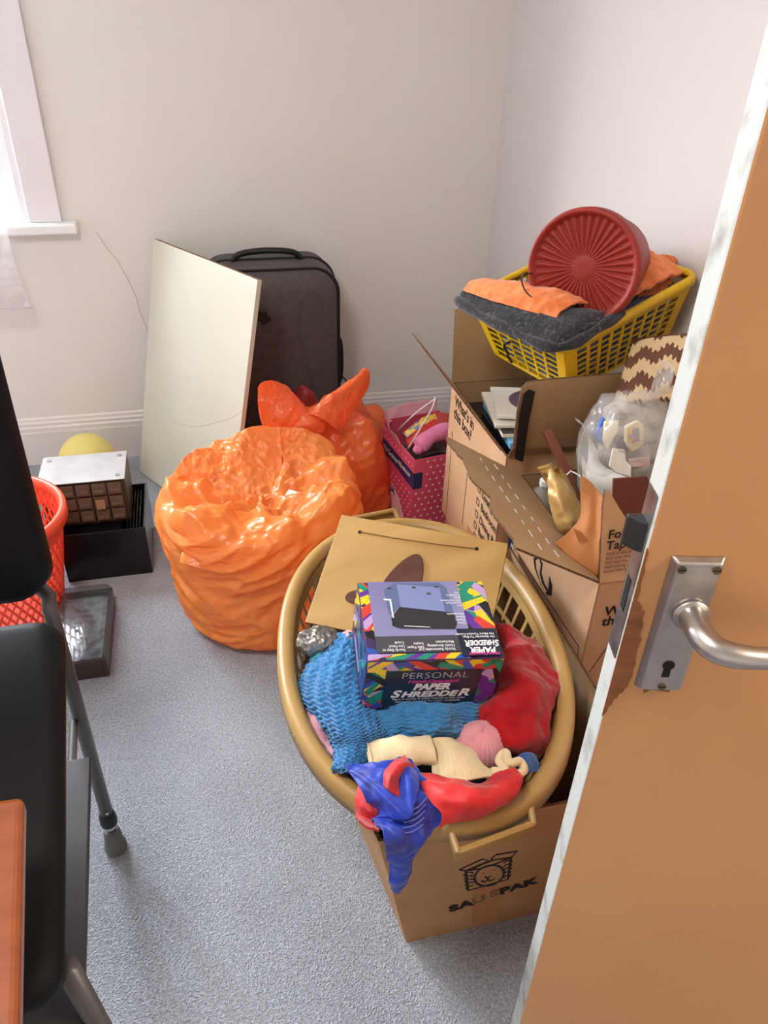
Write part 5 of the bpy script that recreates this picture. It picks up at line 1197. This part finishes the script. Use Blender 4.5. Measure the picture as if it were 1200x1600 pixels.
# contents glimpsed inside and red print
tag(obox('boxed_item', (.205, 1.715, .388), .085, .035, .018, -.7, .35, [mat('white_red_packet', hexc(226, 214, 206), .4), M['redprint']], None)[0], 'small white and red packet peeping out of the nearest orange bag', 'packet')
for pts in ([(-0.1418, 1.7950, 0.3781), (-0.1303, 1.7800, 0.3781), (-0.1292, 1.7750, 0.3610), (-0.1436, 1.7900, 0.3510)], [(-0.1327, 1.7650, 0.3598), (-0.1172, 1.7550, 0.3523), (-0.1156, 1.7500, 0.3391), (-0.1310, 1.7600, 0.3466)]):
    MB().slab(pts, .002).build('red_print', M['redprint'], bag1)

b2c = (.375, 2.115, 0)
bag2 = thing('carrier_bag', b2c, 'orange plastic bag with knotted handles behind the large bag', 'bag', 'orange plastic carrier bags')
film_bag('film', bag2, b2c, [(.12, 0), (.155, .03), (.172, .10), (.175, .20), (.165, .28), (.14, .35), (.10, .405), (.055, .435), (.004, .45)], M['obag2'], 8, 1.0, 170, .026, 5, .5)
fin(bag2, [[(0.1371, 2.0200, 0.5793), (0.1526, 2.0200, 0.5977), (0.1818, 2.0300, 0.5871), (0.2111, 2.0400, 0.5646)], [(0.1316, 2.0000, 0.5218), (0.1617, 2.0000, 0.5432), (0.2074, 2.0000, 0.5514), (0.2476, 2.0200, 0.5266)], [(0.1419, 1.9900, 0.4690), (0.1788, 1.9800, 0.4972), (0.2212, 1.9800, 0.5077), (0.2645, 1.9900, 0.4949)], [(0.1631, 1.9900, 0.4212), (0.2001, 1.9800, 0.4439), (0.2457, 1.9700, 0.4614), (0.2844, 1.9800, 0.4610)]], M['obag2'], 4)
fin(bag2, [[(0.4417, 2.0500, 0.5908), (0.4531, 2.0500, 0.5980), (0.4592, 2.0500, 0.5775), (0.4539, 2.0500, 0.5453)], [(0.3885, 2.0300, 0.5674), (0.4092, 2.0200, 0.5702), (0.4305, 2.0300, 0.5398), (0.4269, 2.0300, 0.5154)], [(0.3171, 2.0000, 0.5303), (0.3435, 1.9900, 0.5449), (0.3713, 1.9900, 0.5102), (0.3922, 2.0000, 0.4829)], [(0.2494, 1.9900, 0.4860), (0.2839, 1.9700, 0.5030), (0.3189, 1.9600, 0.4845), (0.3579, 1.9700, 0.4446)]], M['obag2'], 5)
fin(bag2, [[(0.2040, 2.0600, 0.5175), (0.2341, 2.0600, 0.5212), (0.2635, 2.0600, 0.4982)], [(0.2199, 2.0200, 0.4840), (0.2443, 2.0200, 0.4860), (0.2735, 2.0300, 0.4702)], [(0.2226, 2.0000, 0.4312), (0.2478, 1.9900, 0.4383), (0.2871, 2.0000, 0.4421)]], M['obag2'], 7)
blob('knot', M['obag2'], (0.2667, 1.9850, 0.4683), (.05, .035, .035), bag2, 50, 30, (.35, 22, 3))
b3c = (.50, 2.36, 0)
bag3 = thing('carrier_bag', b3c, 'farthest orange plastic bag with red print beside the skirting board', 'bag', 'orange plastic carrier bags')
film_bag('film', bag3, b3c, [(.06, 0), (.085, .03), (.095, .12), (.095, .22), (.08, .27), (.05, .295), (.004, .30)], M['obag2'], 13, .95, 120, .020, 5, .5)
blob('red_print', M['redprint'], (0.5034, 2.2850, 0.3042), (.022, .006, .009), bag3, 24, 16, (.2, 30, 3))
M['redbagd'] = mat('dark_red_film', hexc(150, 44, 38), .35, transl=.2, bump=('crinkle', 20, .3, .008))
tag(blob('red_bag', M['redbagd'], (.31, 2.36, .20), (.075, .06, .20), None, 60, 40, (.2, 12, 6), flatbottom=.002), 'dark red plastic bundle between suitcase and orange bags', 'bag')

# ------------------------------------------------------------------ pink gift bag
M['pinkbag'] = bpy.data.materials.new('pink_dotted_paper'); mw = M['pinkbag']; mw.use_nodes = True; nt = mw.node_tree; n = nt.nodes; L = nt.links; b = n['Principled BSDF']; b.inputs['Roughness'].default_value = .35; b.inputs['Coat Weight'].default_value = .2; b.inputs['Base Color'].default_value = (*hexc(214, 84, 114), 1)
M['pinkin'] = mat('pink_bag_lining', hexc(224, 164, 178), .4, transl=.2)
M['navy'] = mat('navy_print', hexc(28, 46, 92), .4)
M['palepink'] = mat('pale_pink_print', hexc(240, 206, 212), .4)
M['dotwhite'] = mat('white_dot_print', hexc(246, 220, 226), .4)
gx0, gx1, gy0, gy1, gz = 0, .20, 0, .235, .385
gb = thing('gift_bag', (.562, 1.868, 0), 'pink spotted paper carrier bag beside the moving boxes', 'bag', rot=Matrix.Rotation(.17, 3, 'Z').to_quaternion())
g = MB(); t_ = .003
g.box((gx0, gy0, 0), (gx0 + t_, gy1, gz)); g.box((gx1 - t_, gy0, 0), (gx1, gy1, gz)); g.box((gx0 + t_, gy0, 0), (gx1 - t_, gy0 + t_, gz)); g.box((gx0 + t_, gy1 - t_, 0), (gx1 - t_, gy1, gz + .02)); g.box((gx0 + t_, gy0 + t_, 0), (gx1 - t_, gy1 - t_, t_))
g.build('bag_body', M['pinkbag'], gb)
patch('raised_lining', M['pinkin'], [[(gx0 + .002, gy0 + .10, gz - .02), (gx0 + .004, gy1 - .05, gz), (gx0 + .03, gy1 + .0, gz + .01), (gx0 + .14, gy1 + .0, gz + .01), (gx1 - .01, gy1, gz + .01)], [(gx0 - .006, gy0 + .10, gz + .01), (gx0 - .006, gy1 - .05, gz + .03), (gx0 + .02, gy1 + .015, gz + .045), (gx0 + .14, gy1 + .02, gz + .055), (gx1 - .01, gy1 + .015, gz + .05)]], 16, 50, gb, .0015, (.006, 20, 5), up=(.5, -.7, .3))
fx = gx0
bandp = lambda y, z: (fx, y, z)
decal('pale_panel', [bandp(gy1, .25), bandp(gy0 + .10, .20), bandp(gy0 + .04, .13), bandp(gy0, .05), bandp(gy0, .01), bandp(gy1, .01)], (-1, 0, 0), M['palepink'], gb, .0006)
decal('navy_band', [bandp(gy1, gz - .04), bandp(gy0, gz - .045), bandp(gy0, gz - .10), bandp(gy1, gz - .085)], (-1, 0, 0), M['navy'], gb, .0006)
decal('navy_band', [(gx0, gy0, gz - .045), (gx0 + .028, gy0, gz - .045), (gx0 + .028, gy0, gz - .10), (gx0, gy0, gz - .10)], (0, -1, 0), M['navy'], gb, .0006)
text('The Carphone Warehouse', (gx0 - .0008, gy1 - .012, gz - .074), (0, -1, .02), (0, 0, 1), .024, M['white'], gb, .2, bold=.0004, sx=.76)
text('NOKIA', (gx0 - .0012, gy1 - .02, .205), (0, -1, -.18), (0, 0, 1), .034, M['navy'], gb, bold=.0012, sx=.8)
text('WW', (gx0 + .06, gy0 - .0008, .085), (1, 0, 0), (0, 0, 1), .035, M['ink'], gb, bold=.0012)
rr = random.Random(4)
dots = MB()
for i in range(14):
    for j in range(11):
        x = gx0 + .010 + .022 * j + (.011 if i % 2 else 0); z = .10 + .021 * i
        if x > gx1 - .005 or (x < gx0 + .034 and z > gz - .11): continue
        if z > gz - .006: continue
        s_ = .0030
        dots.prism([(x - s_, gy0 - .0002, z - s_), (x + s_, gy0 - .0002, z - s_), (x + s_, gy0 - .0002, z + s_), (x - s_, gy0 - .0002, z + s_)], (0, -.0004, 0))
for i in range(14):
    for j in range(9):
        y = gy0 + .012 + .025 * j + (.0125 if i % 2 else 0); z = .12 + .02 * i
        if y > gy1 - .006 or (gz - .108 < z < gz - .034) or z > gz - .008 or z < .12 + .15 * (y - gy0) / .235: continue
        s_ = .0026
        dots.prism([(gx0 - .0002, y - s_, z - s_), (gx0 - .0002, y - s_, z + s_), (gx0 - .0002, y + s_, z + s_), (gx0 - .0002, y + s_, z - s_)], (-.0004, 0, 0))
dots.build('printed_dots', M['dotwhite'], gb)['kind'] = 'stuff'
gm = Matrix.Translation((.562, 1.868, 0)) @ Matrix.Rotation(.17, 4, 'Z'); gi = gm.inverted()
hl = crom([list(gi @ V(p)) for p in ((0.5620, 2.0813, 0.3700), (0.5943, 1.9900, 0.4765), (0.6469, 2.0000, 0.5072), (0.6543, 2.0000, 0.5149), (0.6383, 1.9800, 0.4881), (0.5952, 1.9500, 0.4391), (0.5680, 1.9685, 0.3668))], np.linspace(0, 1, 40))
MB().tube(hl.tolist(), .0022, 8).build('rope_handle', M['white'], gb, smooth=True)
tag(blob('filled_clothes', fab('dark_brown_cloth', hexc(58, 46, 38)), (.640, 2.0, .19), (.085, .095, .165), None, 40, 30, (.06, 14, 2), power=3.5), 'dark brown things filling the pink spotted bag', 'clothes')
M['pinksoft'] = fab('soft_pink_fabric', hexc(232, 136, 182), hexc(220, 120, 168))
rp = V((0.5891, 1.9200, 0.3998)); rq = V((0.6882, 1.9700, 0.4202)); pk = thing('pink_fabric_roll', tuple(rp), 'soft pink rolled fabric sticking out of the spotted bag', 'clothes')
pth = crom([list(rp), list(rp.lerp(rq, .4) + V((0, 0, .012))), list(rq)], np.linspace(0, 1, 24))
MB().tube(pth.tolist(), [.024 + .002 * math.sin(i * .4) for i in range(24)], 20).build('roll', M['pinksoft'], pk, smooth=True)
MB().tube([pth[0] + np.array((-.002, -.004, .006)), pth[0] + np.array((-.006, -.008, -.004)), pth[0] + np.array((0, -.004, -.016))], [.013, .016, .012], 12).build('roll_end', M['pinksoft'], pk, smooth=True)
rb = thing('red_packet', (0.6263, 2.0200, 0.4090), 'red printed packet with a blue and yellow title in the spotted bag', 'packet')
M['redpack'] = mat('red_pack_print', hexc(198, 40, 38), .3, coat=.3)
patch('packet', M['redpack'], [[(0.5737, 2.0200, 0.4050), (0.6206, 2.0400, 0.4279), (0.6772, 2.0600, 0.4373), (0.7306, 2.0800, 0.4184)], [(0.5655, 1.9850, 0.3846), (0.6072, 1.9900, 0.4217), (0.6628, 2.0100, 0.4326), (0.7116, 2.0300, 0.4093)], [(0.5690, 1.9650, 0.3686), (0.6072, 1.9650, 0.4043), (0.6549, 1.9800, 0.4181), (0.6993, 2.0000, 0.3948)]], 24, 30, rb, .012, None, up=(-.3, -.7, .6))
def band2(pts, m, nm): MB().slab(pts, .0015).build(nm, m, rb)
band2([(0.5603, 2.0000, 0.4079), (0.6243, 2.0200, 0.4441), (0.6709, 2.0400, 0.4432), (0.6740, 2.0200, 0.4310), (0.6181, 1.9950, 0.4312), (0.5689, 1.9850, 0.3974)], mat('blue_yellow_title', hexc(232, 190, 60), .4, var=(50, hexc(60, 130, 190), .45, .6)), 'title_print')
tag(blob('black_cloth', M['bookblack'], (.655, 1.925, .345), (.07, .03, .022), None, 40, 26, (.2, 20, 4)), 'black folded item in front of the pink roll in the spotted bag', 'clothes')

# ------------------------------------------------------------------ suitcase and white board
M['case'] = mat('dark_grey_fabric', hexc(88, 82, 82), .55, var=(60, hexc(80, 74, 74), .4, .6), bump=('noise', 400, .15, .001), spec=.4)
M['casetrim'] = mat('black_piping', hexc(26, 25, 26), .5)
cs = thing('suitcase', (.232, 2.61, 0), 'dark grey upright suitcase standing against the back wall', 'suitcase')
def rrect(x0, x1, z0, z1, r, n_=8):
    pts = []
    for cx_, cz_, a0 in ((x1 - r, z1 - r, 0), (x0 + r, z1 - r, 90), (x0 + r, z0 + r, 180), (x1 - r, z0 + r, 270)):
        for k in range(n_ + 1):
            a = math.radians(a0 + 90 * k / n_); pts.append((cx_ + r * math.cos(a), cz_ + r * math.sin(a)))
    return pts
def shell(rings, name, m, par, smooth=True):
    mb = MB(); K = len(rings[0])
    for rg in rings: mb.v += rg
    for i in range(len(rings) - 1):
        for k in range(K): mb.f.append((i * K + k, i * K + (k + 1) % K, (i + 1) * K + (k + 1) % K, (i + 1) * K + k)); mb.m.append(0)
    mb.f.append(tuple(reversed(range(K)))); mb.m.append(0); mb.f.append(tuple((len(rings) - 1) * K + k for k in range(K))); mb.m.append(0)
    return mb.build(name, m, par, smooth=smooth)
cx0, cx1, cz0, cz1 = .010, .462, .03, .765
def ring(y, ins, r): return [(x, y, z) for x, z in rrect(cx0 + ins, cx1 - ins, cz0 + ins, cz1 - ins, r)]
shell([ring(2.725, .012, .08), ring(2.72, .002, .09), ring(2.60, 0, .09), ring(2.535, .002, .09), ring(2.515, .010, .085), ring(2.495, .035, .075), ring(2.487, .075, .06), ring(2.485, .13, .04)], 'shell', M['case'], cs)
for y_, ins in ((2.520, .003), (2.63, -.001)):
    MB().tube(ring(y_, ins, .088), .0045, 8, closed=True).build('piping', M['casetrim'], cs, smooth=True)
hp = [(.12, 2.62, .764), (.135, 2.62, .782), (.17, 2.62, .792), (.235, 2.62, .796), (.30, 2.62, .792), (.335, 2.62, .782), (.35, 2.62, .764)]
MB().tube(crom([list(p) for p in hp], np.linspace(0, 1, 30)).tolist(), .010, 10).build('top_handle', M['casetrim'], cs, smooth=True)
sp_ = [(.462, 2.60, .50), (.478, 2.60, .47), (.482, 2.60, .40), (.478, 2.60, .33), (.462, 2.60, .30)]
MB().tube(crom([list(p) for p in sp_], np.linspace(0, 1, 24)).tolist(), .008, 8).build('side_handle', M['casetrim'], cs, smooth=True)
MB().tube([(.472, 2.56, .36), (.488, 2.55, .345), (.492, 2.55, .335)], .003, 6).build('zip_pull', M['casetrim'], cs)
MB().tube(crom([list(p) for p in ((.33, 2.487, .68), (.32, 2.485, .60), (.325, 2.485, .52), (.35, 2.487, .42), (.362, 2.487, .32), (.36, 2.49, .22))], np.linspace(0, 1, 40)).tolist(), .004, 8).build('curved_seam', M['case'], cs, smooth=True)
MB().box((.180, 2.510, .738), (.225, 2.52, .745)).build('red_tab', mat('red_tab', hexc(176, 20, 24), .5), cs)
lgm = MB()
for k, (x, z) in enumerate(((.190, .615), (.204, .625), (.214, .612), (.200, .602), (.186, .630))):
    lgm.prism([(x + .011 * math.cos(i * math.pi / 4 + k), 2.484, z + .011 * math.sin(i * math.pi / 4 + k)) for i in range(8)], (0, -.003, 0))
lgm.build('raised_badge', M['casetrim'], cs)
for x in (.07, .40): MB().lathe([(.02, 0), (.024, .004), (.024, .026), (.015, .034)], 18, (x, 2.66, 0)).build('foot', M['casetrim'], cs)
# board
M['melamine'] = mat('cream_white_melamine', hexc(212, 209, 193), .36, var=(3, hexc(206, 202, 184), .35, .7), coat=.15)
M['chipboard'] = mat('raw_chipboard', hexc(150, 112, 74), .9, var=(150, hexc(110, 78, 48), .4, .6))
B0, B1, B3 = V((-.276, 2.619, .004)), V((.012, 2.137, .004)), V((-.118, 2.710, .822))
B1 = B0 + (B1 - B0)
eB = (B3 - B0); eW = (B1 - B0); eW = eW - eB * (eW.dot(eB) / eB.dot(eB))
eW = eW.normalized() * .572
B1 = B0 + eW; B1.z = .004; B2 = B1 + eB
bd = thing('white_board', (B0 + B1) / 2, 'cream white melamine board leaning against the suitcase and wall', 'board')
mb = MB().slab([B0, B1, B2, B3], .016, 0, 1); mb.m = [0, 0, 0, 0, 1, 0]; mb.build('panel', [M['melamine'], M['chipboard']], bd, bevel=.0008)
nB = eB.cross(eW).normalized()
if nB.y > 0: nB = -nB
arc = [B0 + eW.normalized() * float(p[0]) + eB * float(p[1]) + nB * .0083 for p in crom([[.19, .325], [.270, .340], [.340, .365], [.49, .458], [.568, .525]], np.linspace(0, 1, 30))]
MB().tube([tuple(p) for p in arc], .0006, 4).build('scuff_line', mat('faint_scuff', hexc(176, 168, 150), .6), bd)

# ------------------------------------------------------------------ things on the carpet at the left
M['orb'] = mat('pale_yellow_plastic', hexc(232, 214, 128), .5)
tag(blob('yellow_ball', M['orb'], (-.447, 2.56, .099), (.098, .098, .0985), None, 40, 30), 'pale yellow ball behind the small drawer cabinet', 'ball')
M['blackp'] = mat('black_plastic', hexc(18, 17, 18), .3, coat=.2)
M['smoke'] = mat('smoky_side', hexc(72, 70, 72), .25, coat=.3)
cr = thing('black_crate', (-.35, 2.11, 0), 'black plastic rack standing under the small drawer cabinet', 'rack')
c0, c1, d0, d1, ch = -.475, -.228, 1.987, 2.245, .172
k_ = MB(); k_.box((c0, d0, 0), (c1, d0 + .006, ch - .002)).box((c0, d1 - .006, 0), (c1, d1, ch)).box((c0, d0 + .006, 0), (c0 + .006, d1 - .006, ch)).box((c0 + .006, d0 + .006, 0), (c1 - .006, d1 - .006, .006)); k_.build('tray_body', M['blackp'], cr, bevel=.001)
MB().box((c1 - .006, d0 + .006, 0), (c1, d1 - .006, ch)).build('smoky_side', M['smoke'], cr, bevel=.001)
for i in range(5):
    x = c1 - .02 - .009 * i
    MB().box((x, d0 + .008, .02), (x + .003, d1 - .008, .158)).build('divider', M['blackp'], cr)
MB().box((c0 + .008, d0 + .03, .02), (c1 - .075, d1 - .008, .142)).build('inner_shelf', M['blackp'], cr)
M['greypl'] = mat('grey_metal_top', hexc(176, 172, 172), .42, var=(12, hexc(160, 156, 156), .4, .65))
M['brownp'] = mat('dark_brown_plastic', hexc(70, 52, 42), .4)
M['drawerp'] = mat('smoked_drawer', hexc(112, 92, 74), .25, coat=.3)
dc = thing('drawer_cabinet', (-.40, 2.15, .145), 'small grey topped drawer cabinet resting on the black rack', 'cabinet')
e0, e1, f0, f1, g0, g1 = -.515, -.271, 2.062, 2.232, .146, .302
MB().box((e0, f0 + .010, g0), (e1, f1, g1 - .003)).build('case', M['brownp'], dc, bevel=.002)
MB().box((e0 - .001, f0, g1 - .003), (e1 + .001, f1 + .001, g1)).build('top_panel', M['greypl'], dc, bevel=.001)
for x, y in ((e1 - .02, f0 + .025), (e1 - .02, f1 - .025), (e0 + .02, f0 + .025), (e0 + .02, f1 - .025)):
    MB().lathe([(.0075, 0), (.0075, .002), (.005, .0022), (.0045, .0012)], 16, (x, y, g1)).build('rubber_foot', mat('grey_stud', hexc(150, 146, 146), .5), dc)
nc, nr_ = 5, 3; cwid = (e1 - e0 - .02) / nc; chh = (g1 - g0 - .02) / nr_
for i in range(nc):
    for j in range(nr_):
        x0 = e0 + .01 + cwid * i + .003; x1 = x0 + cwid - .006; z0 = g0 + .01 + chh * j + .003; z1 = z0 + chh - .006
        dr = MB().box((x0, f0 + .002, z0), (x1, f0 + .010, z1)).build('drawer', M['drawerp'], dc, bevel=.001)
        MB().box((x0 + .004, f0 - .008, z0 + .010), (x1 - .004, f0 + .002, z0 + .022)).build('pull', M['drawerp'], dr, bevel=.002)
        if (i, j) == (3, 1): MB().box((x0 + .006, f0 - .0095, z0 + .004), (x1 - .008, f0 - .0085, z1 - .002)).build('paper_label', mat('tan_label', hexc(170, 130, 96), .7), dr)
# glass-topped box
M['dwood'] = mat('dark_wood_frame', hexc(66, 52, 44), .4, coat=.2)
M['lidglass'] = mat('lid_glass', hexc(60, 66, 70), .03, clear=.62, spec=1.0, coat=1.0)
gt_ = thing('display_box', (-.40, 1.705, 0), 'dark wooden box with a glass lid lying on the carpet', 'box')
h0, h1, i0, i1, ih = -.470, -.332, 1.560, 1.858, .062
MB().box((h0, i0, 0), (h1, i1, .006)).box((h0, i0, .006), (h0 + .010, i1, ih)).box((h1 - .010, i0, .006), (h1, i1, ih)).box((h0 + .010, i0, .006), (h1 - .010, i0 + .010, ih)).box((h0 + .010, i1 - .010, .006), (h1 - .010, i1, ih)).build('frame', M['dwood'], gt_, bevel=.002)
MB().hexa([(h0, i0, ih), (h1, i0, ih), (h1, i1, ih), (h0, i1, ih)], [(h0 + .012, i0 + .02, ih + .026), (h1 - .012, i0 + .02, ih + .026), (h1 - .012, i1 - .012, ih + .026), (h0 + .012, i1 - .012, ih + .026)]).build('glass_lid', M['lidglass'], gt_, bevel=.001)
MB().box((h0 + .012, i0 + .012, .006), (h1 - .012, i1 - .012, .045)).build('painted_reflection', mat('painted_reflection', hexc(206, 218, 226), .5, var=(40, hexc(150, 160, 168), .45, .6)), gt_)  # pale block coloured to stand in for sky reflected in the glass lid
# coral mesh bin
M['coral'] = mat('coral_red_plastic', hexc(236, 84, 56), .35)
mbk = thing('mesh_bin', (-.615, 1.885, 0), 'round coral red plastic mesh bin behind the black chair', 'bin')
mc_ = V((-.615, 1.885, 0)); RT, RBm, HB = .205, .135, .335
rimm = MB().lathe([(RT - .022, HB - .016), (RT - .020, HB - .002), (RT - .012, HB + .005), (RT - .004, HB + .003), (RT, HB - .008), (RT, HB - .032), (RT - .004, HB - .032), (RT - .006, HB - .008), (RT - .014, HB - .004), (RT - .018, HB - .016)], 72, mc_, cap0=False, cap1=False)
rimm.build('rim', M['coral'], mbk, smooth=True)
mesh_ = MB()
def bp_(a, f): r_ = (RBm + (RT - .012 - RBm) * f); return mc_ + V((r_ * math.cos(a), r_ * math.sin(a), HB * f))
NB = 44
for i in range(NB):
    a = 2 * math.pi * i / NB
    for sgn in (1, -1): mesh_.tube([bp_(a + sgn * .9 * k / 12, .06 + .86 * k / 12) for k in range(13)], .0036, 5)
mesh_.lathe([(RBm, .0), (RBm + .004, .025), (RBm + .001, .025), (RBm - .004, .003)], 60, mc_, cap0=False, cap1=True)
mesh_.lathe([(RT - .020, HB - .07), (RT - .012, HB - .02), (RT - .016, HB - .02), (RT - .024, HB - .07)], 60, mc_, cap0=False, cap1=False)
mesh_.build('mesh_wall', M['coral'], mbk)

# ------------------------------------------------------------------ black chair with adjustable legs, and the wooden table it is tucked under
M['blackv'] = mat('black_vinyl', hexc(15, 14, 15), .6, var=(5, hexc(20, 18, 18), .4, .7), bump=('noise', 300, .1, .001), spec=.22)
M['tubegrey'] = mat('dark_grey_tube', hexc(92, 89, 88), .35, .4)
M['rubber'] = mat('grey_rubber', hexc(104, 103, 100), .65)
M['chrome'] = mat('chrome_insert', hexc(205, 205, 205), .15, 1.0)
M['darkpanel'] = mat('dark_brown_board', hexc(58, 52, 52), .5)
chair = thing('adjustable_chair', (-.50, .78, 0), 'black padded chair with grey tubular legs and rubber feet at left', 'chair')
def pad(outline, z0, z1, name, fn):
    pass
# seat pad: rounded slab, right edge seen from above
def rr2(x0, x1, y0, y1, r): return rrect(x0, x1, y0, y1, r, 6)
sx0, sx1, sy0, sy1 = -.70, -.264, .468, 1.028
def seatring(z, ins): return [(x + (.042 * (1.028 - y) / .56 - .010 * math.sin(math.pi * (1.028 - y) / .56)) * (1 if x > -.4 else 0), y, z + .068 * (y - .468) / .56) for x, y in rr2(sx0 + ins, sx1 - ins, sy0 + ins, sy1 - ins, .045)]
shell([seatring(.545, .012), seatring(.550, .003), seatring(.575, 0), seatring(.590, .006), seatring(.597, .022)], 'seat', M['blackv'], chair)
# backrest pad
def backring(y, ins): return [(x, y + .03 * (z - .7), z) for x, z in rrect(-.70 + ins, -.268 - ins, .690 + ins, 1.175 - ins, .06, 6)]
shell([backring(1.085, .02), backring(1.08, .006), backring(1.055, 0), backring(1.03, .006), backring(1.022, .022)], 'backrest', M['blackv'], chair)
for x, nm in ((-.290, 'leg'), (-.685, 'leg')):
    fx_ = x
    lg_ = MB().tube([(fx_, 1.048, .095), (fx_, 1.050, .40), (fx_, 1.052, .655), (fx_ , 1.066, .672), (fx_ - .02 if fx_ > -.5 else fx_ + .02, 1.09, .68), (fx_ - .04 if fx_ > -.5 else fx_ + .04, 1.10, .74)], .0125, 14).build('leg', M['tubegrey'], chair, smooth=True)
    MB().lathe([(.0165, .088), (.0170, .092), (.0170, .104), (.0150, .118), (.0128, .122)], 18, (fx_, 1.048, 0)).build('collar', M['casetrim'], lg_, smooth=True)
    MB().lathe([(.0095, .05), (.0095, .092)], 16, (fx_, 1.048, 0)).build('chrome_insert', M['chrome'], lg_, smooth=True)
    MB().lathe([(.0205, .0), (.0225, .003), (.0225, .016), (.0195, .020), (.0165, .060), (.0145, .066), (.0100, .066)], 24, (fx_, 1.048, 0)).build('rubber_foot', M['rubber'], lg_, smooth=True)
    MB().lathe([(.003, 0), (.003, .002)], 10, (0, 0, 0)).xform(Matrix.Translation((fx_ + .004, 1.048 - .0125, .135)) @ Matrix.Rotation(math.pi / 2, 4, 'X')).build('push_button', M['chrome'], lg_)
for x, xf in ((-.232, -.190), (-.66, -.70)):
    lg_ = MB().tube([(x, .52, .55), (xf, .50, .09)], .0135, 14).build('leg', M['tubegrey'], chair, smooth=True)
    MB().lathe([(.0205, .0), (.0225, .003), (.0225, .016), (.0195, .020), (.0165, .095)], 24, (xf, .50, 0)).build('rubber_foot', M['rubber'], lg_, smooth=True)
MB().prism([(-.69, .50, .43), (-.231, .50, .43), (-.254, .92, .43), (-.69, .92, .43)], (0, 0, .012)).build('lower_shelf', M['darkpanel'], chair, bevel=.003)
MB().tube([(-.30, 1.04, .40), (-.27, .52, .40)], .008, 10).build('stretcher', M['tubegrey'], chair, smooth=True)
MB().tube([(-.685, 1.05, .44), (-.66, .52, .43)], .008, 10).build('stretcher', M['tubegrey'], chair, smooth=True)
tab = thing('wooden_table', (-.6, .25, 0), 'orange brown wooden table corner at the lower left', 'table')
M['twood'] = mat('orange_brown_wood', hexc(146, 76, 34), .4, var=(5, hexc(124, 60, 24), .35, .7, (1, 8, 1)), coat=.3)
tp = [(-.249, .612), (-.95, .64), (-.98, -.30), (-.140, -.30), (-.218, .36)]
MB().prism([(x, y, .725) for x, y in tp], (0, 0, .026)).build('table_top', M['twood'], tab, bevel=.008, seg=3)
for x, y in ((-.90, .57), (-.92, -.22), (-.24, -.22)):
    MB().box((x - .025, y - .025, 0), (x + .025, y + .025, .725)).build('leg', M['twood'], tab, bevel=.003)
# limp clear plastic hanging from the window board at the left
pf = thing('plastic_sheet', (-0.6215, 2.6600, 0.6344), 'limp translucent plastic bag hanging below the window at the far left', 'bag')
patch('film', mat('limp_film', hexc(228, 222, 222), .25, clear=.55, transl=.3, spec=.8), [
    [(-0.6741, 2.7000, 0.9465), (-0.6202, 2.7000, 0.9453), (-0.5893, 2.7000, 0.9372), (-0.5636, 2.7000, 0.9215)],
    [(-0.7017, 2.6600, 0.8777), (-0.6378, 2.6550, 0.8770), (-0.5888, 2.6500, 0.8730), (-0.5562, 2.6600, 0.8620)],
    [(-0.7469, 2.6500, 0.7660), (-0.6716, 2.6400, 0.7659), (-0.5976, 2.6300, 0.7579), (-0.5486, 2.6400, 0.7490)],
    [(-0.7918, 2.6400, 0.6581), (-0.7081, 2.6300, 0.6489), (-0.6112, 2.6200, 0.6431), (-0.5249, 2.6300, 0.6395)]], 60, 50, pf, .0008, (.022, 14, 3), up=(.3, -1, 0))
